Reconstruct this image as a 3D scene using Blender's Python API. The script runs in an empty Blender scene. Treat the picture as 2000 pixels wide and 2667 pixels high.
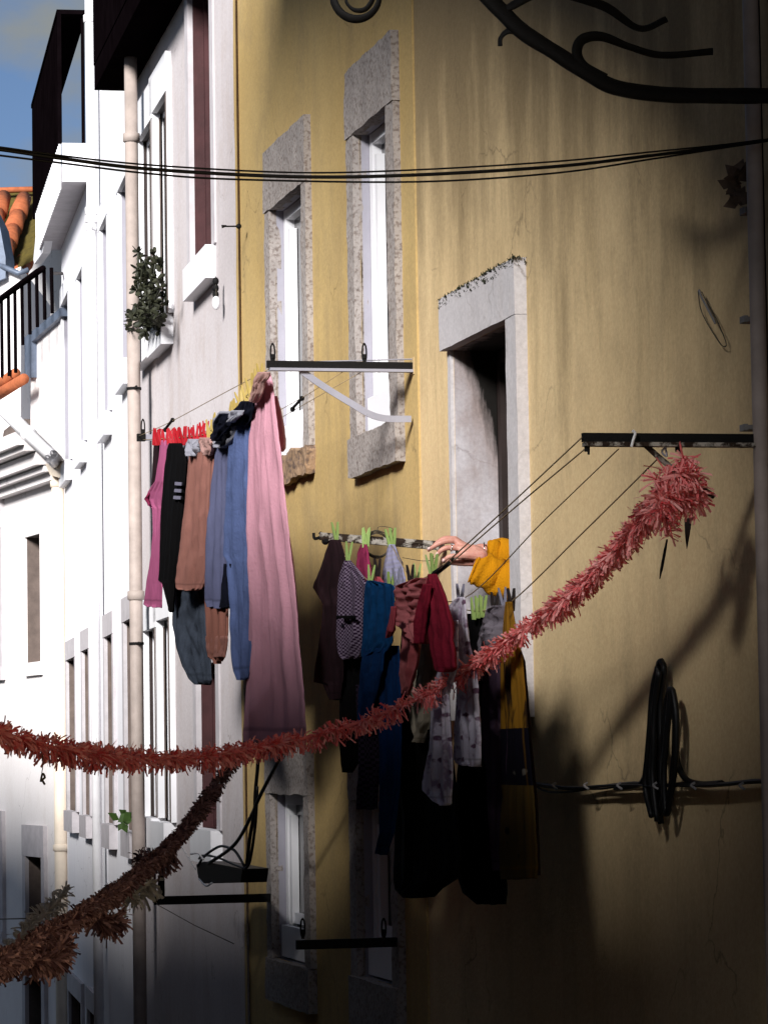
import bpy, bmesh, math, random
from mathutils import Vector, Matrix, noise
R = math.radians
random.seed(7)
sc = bpy.context.scene
COL = sc.collection

# ------------------------------------------------------------------ camera
F = 8500.0                       # focal length in pixels of a 2000 px wide frame
K = 2000 / 1659.0                # the notes below are taken from a 1659 px wide view
PITCH, ROLL = math.atan(627 / F), R(-0.9)
cam_d = bpy.data.cameras.new('camera')
cam = bpy.data.objects.new('camera', cam_d); COL.objects.link(cam)
cam_d.sensor_fit = 'HORIZONTAL'; cam_d.sensor_width = 36; cam_d.lens = F / 2000 * 36
cam_d.clip_start = 0.1; cam_d.clip_end = 2000
M3 = Matrix.Rotation(R(90) + PITCH, 3, 'X') @ Matrix.Rotation(ROLL, 3, 'Z')
cam.matrix_world = M3.to_4x4()
sc.camera = cam

def ray(x, y):
    return M3 @ Vector(((x * K - 1000) / F, -(y * K - 1333.5) / F, -1))
def P(x, y, Y):
    r = ray(x, y); return r * (Y / r.y)
def hz(x):
    a, b = 0.0, 3000.0
    for _ in range(50):
        m = (a + b) / 2
        if ray(x, m).z > 0: a = m
        else: b = m
    return a

class Fac:
    """a vertical plane: s along it, z up, n out of it"""
    def __init__(s, o, d):
        s.o = Vector((o[0], o[1], 0)); s.d = Vector((d[0], d[1], 0)).normalized()
        s.n = Vector((-s.d.y, s.d.x, 0))
    def pt(s, a, z, n=0): return s.o + s.d * a + s.n * n + Vector((0, 0, z))
    def hit(s, x, y, n=0):
        r = ray(x, y); t = (n + s.o.dot(s.n)) / r.dot(s.n); p = r * t
        return (p - s.o).dot(s.d), p.z
    def w(s, x, y, n=0, off=0):
        a, z = s.hit(x, y, n); return s.pt(a, z, n + off)
def fac_vp(o, vpx_px):
    x = vpx_px / K; r = ray(x, hz(x)); return Fac(o, (r.x, r.y))

# ------------------------------------------------------------------ mesh builder
class MB:
    def __init__(s): s.v = []; s.f = []; s.uv = None; s.uv2 = None
    def add(s, vs, fs):
        b = len(s.v); s.v += [Vector(p) for p in vs]; s.f += [tuple(b + i for i in f) for f in fs]
    def hexa(s, p):   # 8 points: bottom 4 (ccw), top 4
        s.add(p, [(0, 3, 2, 1), (4, 5, 6, 7), (0, 1, 5, 4), (1, 2, 6, 5), (2, 3, 7, 6), (3, 0, 4, 7)])
    def box(s, fc, s0, s1, z0, z1, n0, n1):
        s.hexa([fc.pt(s0, z0, n0), fc.pt(s1, z0, n0), fc.pt(s1, z0, n1), fc.pt(s0, z0, n1),
                fc.pt(s0, z1, n0), fc.pt(s1, z1, n0), fc.pt(s1, z1, n1), fc.pt(s0, z1, n1)])
    def wbox(s, c, x, y, z):
        c = Vector(c)
        s.hexa([c + Vector(q) for q in ((-x, -y, -z), (x, -y, -z), (x, y, -z), (-x, y, -z), (-x, -y, z), (x, -y, z), (x, y, z), (-x, y, z))])
    def rough(s, fc, s0, s1, z0, z1, n0, n1, cell=.04, amp=.008, frq=9, seed=0):
        ns = max(1, round(abs(s1 - s0) / cell)); nz = max(1, round(abs(z1 - z0) / cell)); nn = max(1, round(abs(n1 - n0) / cell))
        def f(a, b, c):
            q = Vector((s0 + (s1 - s0) * a, z0 + (z1 - z0) * b, n0 + (n1 - n0) * c))
            d = noise.noise_vector(q * frq + Vector((seed * 7.3, seed, 0))) * amp + noise.noise_vector(q * frq * 3.1 + Vector((seed, 3, 1))) * amp * .5
            if c < .01: d.z = 0
            return fc.pt(q.x + d.x, q.y + d.y, q.z + d.z * .7)
        def face(fn, na, nb):
            vs = [fn(i / na, j / nb) for j in range(nb + 1) for i in range(na + 1)]
            s.add(vs, [(j * (na + 1) + i, j * (na + 1) + i + 1, (j + 1) * (na + 1) + i + 1, (j + 1) * (na + 1) + i) for j in range(nb) for i in range(na)])
        face(lambda a, b: f(a, b, 1), ns, nz)
        face(lambda a, b: f(a, 0, b), ns, nn); face(lambda a, b: f(a, 1, b), ns, nn)
        face(lambda a, b: f(0, a, b), nz, nn); face(lambda a, b: f(1, a, b), nz, nn)
    def prism(s, fc, poly, n0, n1):
        """pixel polygon traced on plane fc (at offset n1), given a real depth n0..n1"""
        q = [fc.hit(x, y, n1) for x, y in poly]; k = len(q)
        vs = [fc.pt(a, z, n1) for a, z in q] + [fc.pt(a, z, n0) for a, z in q]
        s.add(vs, [tuple(range(k)), tuple(range(2 * k - 1, k - 1, -1))] + [(i, i + k, (i + 1) % k + k, (i + 1) % k) for i in range(k)])
    def tube(s, pts, r, seg=8, cap=True, flat=1.0):
        pts = [Vector(p) for p in pts]; n = len(pts)
        rr = r if isinstance(r, (list, tuple)) else [r] * n
        b = len(s.v); up = None
        for i, p in enumerate(pts):
            t = (pts[min(i + 1, n - 1)] - pts[max(i - 1, 0)]).normalized()
            if up is None: up = t.orthogonal().normalized()
            up = (up - t * up.dot(t)); up = up.normalized() if up.length > 1e-6 else t.orthogonal().normalized()
            sd = t.cross(up)
            for k in range(seg):
                a = 2 * math.pi * k / seg
                s.v.append(p + (up * math.cos(a) + sd * math.sin(a) * flat) * rr[i])
        for i in range(n - 1):
            for k in range(seg):
                a = b + i * seg + k; c = b + i * seg + (k + 1) % seg
                s.f.append((a, c, c + seg, a + seg))
        if cap:
            s.f.append(tuple(b + k for k in range(seg - 1, -1, -1))); s.f.append(tuple(b + (n - 1) * seg + k for k in range(seg)))
    def ball(s, c, r, m=None, seg=10, rings=6):
        b = len(s.v)
        for j in range(rings + 1):
            th = math.pi * j / rings
            for k in range(seg):
                q = Vector((math.sin(th) * math.cos(2 * math.pi * k / seg), math.sin(th) * math.sin(2 * math.pi * k / seg), math.cos(th))) * r
                s.v.append(Vector(c) + (m @ q if m else q))
        for j in range(rings):
            for k in range(seg):
                s.f.append((b + j * seg + k, b + j * seg + (k + 1) % seg, b + (j + 1) * seg + (k + 1) % seg, b + (j + 1) * seg + k))
    def build(s, name, mat, parent=None, base=None, smooth=False, flip=False):
        if parent is not None and base is None: base = parent.get('_b')
        bv = Vector(base) if base is not None else Vector((0, 0, 0))
        me = bpy.data.meshes.new(name)
        me.from_pydata([tuple(p - bv) for p in s.v], [], s.f); me.validate()
        if s.uv:
            l = me.uv_layers.new(name='UVMap')
            for lp in me.loops: l.data[lp.index].uv = s.uv[lp.vertex_index]
        if s.uv2:
            l = me.uv_layers.new(name='Panel')
            for lp in me.loops: l.data[lp.index].uv = s.uv2[lp.vertex_index]
        bm = bmesh.new(); bm.from_mesh(me); bmesh.ops.recalc_face_normals(bm, faces=bm.faces); bm.to_mesh(me); bm.free()
        if smooth:
            for p in me.polygons: p.use_smooth = True
        me.materials.append(mat)
        o = bpy.data.objects.new(name, me); COL.objects.link(o)
        BASE[o.name] = bv
        if parent is not None: o.parent = parent
        else: o.location = bv
        return o

BASE = {}
class Ob:
    pass
def tag(o, label=None, cat=None, group=None, kind=None):
    if label: o['label'] = label
    if cat: o['category'] = cat
    if group: o['group'] = group
    if kind: o['kind'] = kind
    return o
def thing(name, label, cat, loc, group=None):
    o = bpy.data.objects.new(name, None); COL.objects.link(o)
    o.location = loc; o.empty_display_size = .2
    BASE[o.name] = Vector(loc)
    return tag(o, label, cat, group)
def part(mb, name, mat, parent, smooth=False):
    return mb.build(name, mat, parent, BASE[parent.name], smooth)
def one(mb, name, mat, label, cat, group=None, smooth=False, base=None):
    if base is None:
        n = len(mb.v); c = sum(mb.v, Vector((0, 0, 0))) / n; base = (c.x, c.y, min(p.z for p in mb.v))
    return tag(mb.build(name, mat, None, base, smooth), label, cat, group)

def spline(pts, n=12):
    pts = [Vector(p) for p in pts]; out = []
    q = [pts[0] * 2 - pts[1]] + pts + [pts[-1] * 2 - pts[-2]]
    for i in range(1, len(q) - 2):
        for j in range(n):
            t = j / n; a, b, c, d = q[i - 1], q[i], q[i + 1], q[i + 2]
            out.append(.5 * ((2 * b) + (c - a) * t + (2 * a - 5 * b + 4 * c - d) * t * t + (3 * b - a - 3 * c + d) * t ** 3))
    out.append(pts[-1]); return out

# ------------------------------------------------------------------ materials
class NT:
    def __init__(s, name):
        s.m = bpy.data.materials.new(name); s.m.use_nodes = True; s.t = s.m.node_tree; s.n = s.t.nodes
        s.b = s.n['Principled BSDF']
    def new(s, ty, **kw):
        x = s.n.new(ty)
        for k, v in kw.items(): setattr(x, k, v)
        return x
    def link(s, a, b): s.t.links.new(a, b)
    def pos(s, scale=(1, 1, 1)):
        g = s.new('ShaderNodeNewGeometry'); mp = s.new('ShaderNodeMapping'); mp.inputs['Scale'].default_value = scale
        s.link(g.outputs['Position'], mp.inputs['Vector']); return mp.outputs['Vector']
    def uv(s, scale=(1, 1, 1)):
        g = s.new('ShaderNodeUVMap'); mp = s.new('ShaderNodeMapping'); mp.inputs['Scale'].default_value = scale
        s.link(g.outputs['UV'], mp.inputs['Vector']); return mp.outputs['Vector']
    def noise(s, vec, sc_, det=4, rough=.6):
        x = s.new('ShaderNodeTexNoise'); x.inputs['Scale'].default_value = sc_; x.inputs['Detail'].default_value = det; x.inputs['Roughness'].default_value = rough
        s.link(vec, x.inputs['Vector']); return x.outputs['Fac']
    def ramp(s, fac, stops, interp='LINEAR'):
        x = s.new('ShaderNodeValToRGB'); x.color_ramp.interpolation = interp
        e = x.color_ramp.elements
        while len(e) < len(stops): e.new(.5)
        for i, (p, c) in enumerate(stops):
            e[i].position = p; e[i].color = (c, c, c, 1) if isinstance(c, (int, float)) else (*c, 1)
        s.link(fac, x.inputs['Fac']); return x.outputs['Color']
    def mix(s, fac, a, b, mode='MIX'):
        x = s.new('ShaderNodeMixRGB', blend_type=mode)
        for i, v in ((0, fac), (1, a), (2, b)):
            if isinstance(v, (int, float)): x.inputs[i].default_value = v
            elif isinstance(v, (tuple, list)): x.inputs[i].default_value = (*v, 1)
            else: s.link(v, x.inputs[i])
        return x.outputs[0]
    def mathn(s, op, a, b=0.0):
        x = s.new('ShaderNodeMath', operation=op)
        for i, v in ((0, a), (1, b)):
            if isinstance(v, (int, float)): x.inputs[i].default_value = v
            else: s.link(v, x.inputs[i])
        return x.outputs[0]
    def base(s, c):
        if isinstance(c, (tuple, list)): s.b.inputs['Base Color'].default_value = (*c, 1)
        else: s.link(c, s.b.inputs['Base Color'])
    def bump(s, h, st=.3, dist=.01):
        x = s.new('ShaderNodeBump'); x.inputs['Strength'].default_value = st; x.inputs['Distance'].default_value = dist
        s.link(h, x.inputs['Height']); s.link(x.outputs['Normal'], s.b.inputs['Normal'])
    def done(s, rough=.85, metal=0, spec=.3):
        s.b.inputs['Roughness'].default_value = rough; s.b.inputs['Metallic'].default_value = metal
        s.b.inputs['Specular IOR Level'].default_value = spec
        return s.m

def plaster(name, c, c2, stain, st_amt=.5, st_lo=.45, st_hi=.75, bump=.25, patch=None):
    t = NT(name); p = t.pos()
    base = t.mix(t.ramp(t.noise(p, 1.3, 5), [(.3, 0.), (.7, 1.)]), c, c2)
    streak = t.noise(t.pos((2.7, 2.7, .33)), 1.9, 9, .68)
    big = t.noise(t.pos((.55, .55, .4)), 1.5, 3, .5)
    s = t.mathn('MULTIPLY', t.ramp(streak, [(st_lo, 0.), (st_hi, 1.)]), t.ramp(big, [(.38, .1), (.65, 1.)]))
    base = t.mix(t.mathn('MULTIPLY', s, st_amt), base, stain)
    bl = t.noise(t.pos((1, 1, .8)), 2.6, 7, .72)
    base = t.mix(t.mathn('MULTIPLY', t.ramp(bl, [(.5, 0.), (.68, 1.)]), st_amt * .55), base, stain)
    vo = t.new('ShaderNodeTexVoronoi', feature='DISTANCE_TO_EDGE'); vo.inputs['Scale'].default_value = 1.15
    dv = t.new('ShaderNodeTexNoise'); dv.inputs['Scale'].default_value = 3.5; dv.inputs['Detail'].default_value = 6; t.link(p, dv.inputs['Vector'])
    ad = t.new('ShaderNodeMixRGB', blend_type='LINEAR_LIGHT'); ad.inputs[0].default_value = .22; t.link(p, ad.inputs[1]); t.link(dv.outputs['Color'], ad.inputs[2]); t.link(ad.outputs[0], vo.inputs['Vector'])
    ck = t.mathn('MULTIPLY', t.ramp(vo.outputs['Distance'], [(.002, 1.), (.006, 0.)]), t.ramp(t.noise(p, 1.1, 3), [(.53, 0.), (.6, 1.)]))
    base = t.mix(t.mathn('MULTIPLY', ck, .55), base, tuple(x * .45 for x in stain))
    if patch: base = patch(t, base)
    fine = t.noise(p, 60, 4, .7)
    base = t.mix(.25, base, t.ramp(fine, [(.3, .25), (.7, .75)]), 'OVERLAY')
    t.base(base)
    t.bump(t.mix(.5, fine, t.noise(p, 9, 4)), bump, .012)
    return t.done(.9, 0, .15)

def simple(name, c, rough=.6, metal=0, var=.25, sc_=14, bump=0, spec=.3, c2=None, lo=.35, hi=.7):
    t = NT(name); p = t.pos()
    d = c2 if c2 else tuple(x * (1 - var) for x in c)
    t.base(t.mix(t.ramp(t.noise(p, sc_, 5, .65), [(lo, 0.), (hi, 1.)]), c, d))
    if bump: t.bump(t.noise(p, sc_ * 4, 4, .65), bump, .006)
    return t.done(rough, metal, spec)

def stone(name, c, c2, pit=(.06, .045, .04), amt=1.0, pos=150):
    t = NT(name); p = t.pos()
    b = t.mix(t.ramp(t.noise(p, 5, 5), [(.3, 0.), (.7, 1.)]), c, c2)
    sp = t.noise(p, pos, 2, .5)
    b = t.mix(t.mathn('MULTIPLY', t.ramp(sp, [(.5, 0.), (.66, 1.)]), .8 * amt), b, (.12, .085, .07))
    b = t.mix(t.mathn('MULTIPLY', t.ramp(t.noise(p, 22, 5, .7), [(.6, 0.), (.72, 1.)]), .8 * amt), b, pit)
    t.base(b); t.bump(t.mix(.6, sp, t.noise(p, 25, 5, .7)), .6, .012)
    return t.done(.9, 0, .2)

def cloth(name, c, var=.25, weave=900, pattern=None, rough=.95, sheen=.0, bump=.15):
    t = NT(name); u = t.uv()
    b = t.mix(t.ramp(t.noise(t.uv((6, 1.2, 1)), 2, 5), [(.3, 0.), (.75, 1.)]), c, tuple(x * (1 - var) for x in c))
    if pattern: b = pattern(t, b)
    pu = t.new('ShaderNodeUVMap', uv_map='Panel'); px_ = t.new('ShaderNodeSeparateXYZ'); t.link(pu.outputs['UV'], px_.inputs[0])
    st = t.mathn('MAXIMUM', t.ramp(px_.outputs['Y'], [(.951, 0.), (.955, 1.), (.961, 1.), (.966, 0.)]), t.ramp(px_.outputs['X'], [(.915, 0.), (.925, 1.), (.935, 1.), (.945, 0.)]))
    b = t.mix(t.mathn('MULTIPLY', st, .5), b, tuple(x * .35 for x in c))      # stitched hem and side seam
    t.base(b)
    t.bump(t.mix(.5, t.noise(t.uv((14, 2.4, 1)), 2.2, 5, .6), t.noise(u, 70, 3, .6)), bump * 2, .012)
    tr = t.new('ShaderNodeBsdfTranslucent'); mx = t.new('ShaderNodeMixShader'); mx.inputs[0].default_value = .22
    if isinstance(b, (tuple, list)): tr.inputs['Color'].default_value = (*b, 1)
    else: t.link(b, tr.inputs['Color'])
    t.link(t.b.outputs[0], mx.inputs[1]); t.link(tr.outputs[0], mx.inputs[2]); t.link(mx.outputs[0], t.n['Material Output'].inputs['Surface'])
    return t.done(rough, 0, .1)

def pat_spots(c2, sc_=26, th=.34, c3=None):
    def f(t, b):
        v = t.new('ShaderNodeTexVoronoi'); v.inputs['Scale'].default_value = sc_; t.link(t.uv((.42, 1, 1)), v.inputs['Vector'])
        d = t.mathn('ADD', v.outputs['Distance'], t.mathn('MULTIPLY', t.noise(t.uv((.42, 1, 1)), sc_ * 3, 3), .25))
        b = t.mix(t.ramp(d, [(th, 1.), (th + .08, 0.)]), b, c2)
        if c3:
            b = t.mix(t.ramp(t.noise(t.uv(), sc_ * .5, 4), [(.52, 0.), (.6, 1.)]), b, c3)
        return b
    return f
def pat_check(c2, n=42):
    def f(t, b):
        ck = t.new('ShaderNodeTexChecker'); ck.inputs['Scale'].default_value = n; t.link(t.uv((.36, 1, 1)), ck.inputs['Vector'])
        return t.mix(ck.outputs['Fac'], b, c2)
    return f
def pat_stripe(c2, n=60, slant=0.4):
    def f(t, b):
        w = t.new('ShaderNodeTexWave', wave_type='BANDS', bands_direction='Y'); w.inputs['Scale'].default_value = n / 6; w.inputs['Distortion'].default_value = .6
        t.link(t.uv((slant, 1, 1)), w.inputs['Vector'])
        return t.mix(t.ramp(w.outputs['Fac'], [(.45, 0.), (.55, 1.)]), b, c2)
    return f

YEL = (.50, .36, .158); YEL2 = (.66, .50, .28)
m_yellow = plaster('ochre_plaster', YEL, (.43, .30, .122), (.24, .18, .105), .6, .46, .76)
def grime(t, b):
    # old rain stain running down from the top of the wall, patchy with its own outline
    z = t.new('ShaderNodeSeparateXYZ'); g = t.new('ShaderNodeNewGeometry'); t.link(g.outputs['Position'], z.inputs[0])
    n = t.noise(t.pos((2.2, 2.2, .5)), 1.7, 6, .65)
    h = t.mathn('ADD', t.mathn('MULTIPLY', t.mathn('SUBTRACT', z.outputs['Z'], 1.15), .55), t.mathn('MULTIPLY', t.mathn('SUBTRACT', n, .5), 2.4))
    m = t.ramp(h, [(.1, 0.), (.75, 1.)])
    return t.mix(t.mathn('MULTIPLY', m, .68), b, (.20, .145, .075))
m_yellow2 = plaster('pale_ochre_plaster', YEL2, (.58, .43, .235), (.28, .21, .13), .55, .48, .78, patch=grime)
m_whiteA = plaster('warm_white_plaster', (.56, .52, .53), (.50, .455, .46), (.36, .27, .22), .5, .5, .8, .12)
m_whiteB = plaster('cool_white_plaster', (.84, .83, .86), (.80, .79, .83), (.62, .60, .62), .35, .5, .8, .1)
m_cream = plaster('cream_plaster', (.77, .735, .73), (.73, .695, .69), (.52, .45, .40), .35, .55, .85, .1)
m_render = plaster('grey_dark_render', (.20, .18, .17), (.16, .15, .14), (.1, .09, .08), .5)
m_stone = stone('granite', (.35, .315, .295), (.28, .25, .235), amt=.85, pos=62)
m_stoneR = stone('rotten_granite', (.33, .22, .14), (.20, .13, .08), amt=1.2, pos=40)
m_limestone = plaster('white_limestone', (.52, .50, .515), (.45, .425, .435), (.40, .34, .30), .5, .5, .8, .15)
def lintel_shade(t, b):
    # lintel shadow painted in black with a ragged edge, brown staining below it
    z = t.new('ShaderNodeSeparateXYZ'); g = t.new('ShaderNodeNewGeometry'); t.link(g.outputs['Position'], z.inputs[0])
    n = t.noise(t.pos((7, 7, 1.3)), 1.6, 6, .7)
    sn = t.new('ShaderNodeVectorMath', operation='DOT_PRODUCT'); t.link(g.outputs['Position'], sn.inputs[0]); sn.inputs[1].default_value = SHADE_N
    h = t.mathn('ADD', t.mathn('SUBTRACT', z.outputs['Z'], SHADE_Z[0]), t.mathn('MULTIPLY', t.mathn('SUBTRACT', SHADE_Z[1], sn.outputs['Value']), 2.6))
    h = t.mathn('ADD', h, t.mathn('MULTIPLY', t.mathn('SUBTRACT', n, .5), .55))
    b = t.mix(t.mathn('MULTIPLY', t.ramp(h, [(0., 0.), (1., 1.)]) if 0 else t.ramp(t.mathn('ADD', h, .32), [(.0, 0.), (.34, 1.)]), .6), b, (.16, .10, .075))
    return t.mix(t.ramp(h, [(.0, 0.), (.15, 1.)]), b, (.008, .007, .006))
SHADE_N = [0, 0, 0]; SHADE_Z = [0, 0]
m_blackpaint = simple('black_brown_paint', (.0035, .0022, .0028), 1.0, 0, .5, 5, 0, .0)
m_moss = simple('moss', (.035, .04, .012), .95, 0, .6, 60, .6)
m_greystone = simple('grey_stone', (.50, .47, .49), .85, 0, .2, 8, .15)
m_brownstone = simple('brown_stone', (.15, .115, .10), .85, 0, .35, 9, .2)
m_whitepaint = simple('white_paint', (.80, .80, .83), .55, 0, .06, 5, .05)
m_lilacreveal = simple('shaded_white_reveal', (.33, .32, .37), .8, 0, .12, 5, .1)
m_darkwood = simple('dark_wood', (.03, .02, .018), .6, 0, .4, 6, .2)
m_redwood = simple('oxblood_shutter_paint', (.06, .020, .022), .55, 0, .5, 5, .2)
m_glass = simple('dark_glass', (.015, .013, .014), .12, 0, .2, 3, 0, .5)
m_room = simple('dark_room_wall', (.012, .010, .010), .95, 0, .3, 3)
m_iron = simple('black_iron', (.005, .0045, .0045), .75, 0, .4, 40, .3, .2)
m_rust = simple('rusty_white_iron', (.36, .33, .29), .8, .1, .3, 26, .4, c2=(.022, .012, .007), lo=.42, hi=.52)
m_galv = simple('grey_painted_iron', (.34, .34, .40), .45, .2, .12, 10, .05)
m_pipe = simple('taupe_pipe_paint', (.36, .30, .27), .6, 0, .3, 7, .1)
m_pipew = simple('white_pipe_paint', (.78, .77, .79), .6, 0, .12, 6, .05)
m_pipec = simple('cream_pipe_paint', (.74, .64, .52), .6, 0, .15, 6, .05)
m_tile = simple('terracotta_tile', (.40, .115, .045), .85, 0, .4, 12, .3)
m_tilemoss = simple('mossy_tile_bed', (.10, .075, .012), .95, 0, .6, 20, .4)
m_bluegrey = simple('blue_grey_flashing', (.13, .16, .22), .5, .2, .4, 9, .1)
m_cable = simple('black_cable_rubber', (.004, .004, .0045), .5, 0, .2, 20, 0, .25)
m_line = simple('nylon_clothesline', (.30, .22, .13), .7, 0, .2, 30)
m_linedk = simple('dark_cord', (.06, .05, .035), .8, 0, .2, 30)
m_leaf = simple('dark_succulent_leaf', (.008, .010, .005), .6, 0, .5, 22, .1, c2=(.040, .042, .022))
m_leafg = simple('ivy_leaf', (.05, .10, .02), .6, 0, .4, 30)
m_clip = simple('dull_cable_clip', (.22, .21, .21), .7, 0, .3, 30)
m_dry = simple('dry_twig', (.16, .11, .08), .9, 0, .5, 30)
m_ground = simple('street_cobble', (.045, .042, .04), .9, 0, .4, 9, .5)
m_skin = NT('skin')
_p = m_skin.pos()
m_skin.base(m_skin.mix(m_skin.ramp(m_skin.noise(_p, 40, 4), [(.35, 0.), (.7, 1.)]), (.52, .27, .21), (.44, .18, .14)))
m_skin.bump(m_skin.noise(_p, 260, 4), .25, .003); m_skin.b.inputs['Subsurface Weight'].default_value = .08; m_skin.b.inputs['Subsurface Radius'].default_value = (.01, .004, .002)
m_skin = m_skin.done(.5, 0, .35)
m_nail = simple('nail', (.68, .45, .42), .3, 0, .05)
m_silver = simple('silver', (.75, .74, .72), .2, 1, .05)
m_hair = simple('brown_hair', (.05, .03, .02), .6, 0, .4, 90, .4)
m_pegr = simple('red_plastic', (.42, .012, .022), .4, 0, .15, 30)
m_pegy = simple('yellow_plastic', (.46, .34, .10), .4, 0, .15, 30)
m_pegg = simple('green_plastic', (.25, .36, .11), .35, 0, .15, 30)
m_pegd = simple('black_plastic', (.02, .015, .016), .4, 0, .15, 30)
m_pegb = simple('grey_blue_plastic', (.20, .20, .27), .35, 0, .15, 30)
m_spring = simple('peg_spring_steel', (.4, .4, .4), .35, 1, .1)

def paper(name, c, c2):
    t = NT(name); g = t.new('ShaderNodeNewGeometry')
    b = t.mix(t.ramp(g.outputs['Random Per Island'], [(0., 0.), (1., 1.)]), c, c2)
    t.base(b); t.b.inputs['Transmission Weight'].default_value = 0
    tr = t.new('ShaderNodeBsdfTranslucent'); t.link(b, tr.inputs['Color'])
    mx = t.new('ShaderNodeMixShader'); mx.inputs[0].default_value = .24
    t.link(t.b.outputs[0], mx.inputs[1]); t.link(tr.outputs[0], mx.inputs[2])
    t.link(mx.outputs[0], t.n['Material Output'].inputs['Surface'])
    return t.done(.6, 0, .25)
m_paper = paper('coral_paper', (1.0, .50, .47), (.78, .11, .12))
m_paper2 = paper('faded_pink_paper', (.30, .175, .18), (.05, .016, .018))
m_paper3 = paper('white_paper', (.60, .57, .50), (.42, .40, .36))

# ------------------------------------------------------------------ facades of the street
xa = 1250 / K
yel = Fac(P(xa, hz(xa), 12.0)[:2], (0, 1)); yel = fac_vp(P(xa, hz(xa), 12.0)[:2], -1000)
s_seam = yel.hit(521, 420)[0]
mid = fac_vp(yel.pt(s_seam, 0)[:2], -650)
s_midend = mid.hit(292, 1000)[0]
left = fac_vp(mid.pt(s_midend, 0)[:2], -380)
s_leftend = left.hit(137, 1100)[0]
cream = fac_vp(left.pt(s_leftend, 0)[:2], -2100)

def wall(mb, fc, s0, s1, z0, z1, holes, n=0.0):
    S = sorted({s0, s1} | {min(max(v, s0), s1) for h in holes for v in h[:2]})
    Z = sorted({z0, z1} | {min(max(v, z0), z1) for h in holes for v in h[2:4]})
    for a, b in zip(S, S[1:]):
        for c, d in zip(Z, Z[1:]):
            m, q = (a + b) / 2, (c + d) / 2
            if any(h[0] < m < h[1] and h[2] < q < h[3] for h in holes): continue
            mb.add([fc.pt(a, c, n), fc.pt(b, c, n), fc.pt(b, d, n), fc.pt(a, d, n)], [(0, 1, 2, 3)])
def shell(mb, fc, s0, s1, z0, z1, depth):
    """sides, back and top of the house behind its street wall"""
    p = lambda a, z, n: fc.pt(a, z, n)
    mb.add([p(s0, z0, 0), p(s0, z0, -depth), p(s0, z1, -depth), p(s0, z1, 0)], [(0, 1, 2, 3)])
    mb.add([p(s1, z0, 0), p(s1, z0, -depth), p(s1, z1, -depth), p(s1, z1, 0)], [(0, 1, 2, 3)])
    mb.add([p(s0, z0, -depth), p(s1, z0, -depth), p(s1, z1, -depth), p(s0, z1, -depth)], [(0, 1, 2, 3)])
    mb.add([p(s0, z1, 0), p(s1, z1, 0), p(s1, z1, -depth), p(s0, z1, -depth)], [(0, 1, 2, 3)])

def opening(fc, tl, xr, yb, n=0.0):
    """tl: far top corner on the wall; xr: (x, y) on the near edge; yb: (x, y) on the bottom"""
    s1, z1 = fc.hit(*tl); s0 = fc.hit(*xr, n)[0]; z0 = fc.hit(*yb, n)[1]
    return (s0, s1, z0, z1)

def reveal(house_win, fc, h, depth, mat, nm='reveal', n0=0.0, thick=0.0):
    s0, s1, z0, z1 = h; mb = MB(); p = fc.pt
    for q in ([p(s1, z0, n0), p(s1, z0, -depth), p(s1, z1, -depth), p(s1, z1, n0)], [p(s0, z0, n0), p(s0, z0, -depth), p(s0, z1, -depth), p(s0, z1, n0)],
              [p(s0, z1, n0), p(s1, z1, n0), p(s1, z1, -depth), p(s0, z1, -depth)], [p(s0, z0, n0), p(s1, z0, n0), p(s1, z0, -depth), p(s0, z0, -depth)]):
        mb.add(q, [(0, 1, 2, 3)])
    return part(mb, nm, mat, house_win)

def sub(mb, name, mat, par, house, smooth=False):
    o = mb.build(name, mat, None, BASE[house.name], smooth); o.location = (0, 0, 0); o.parent = par; return o

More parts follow.
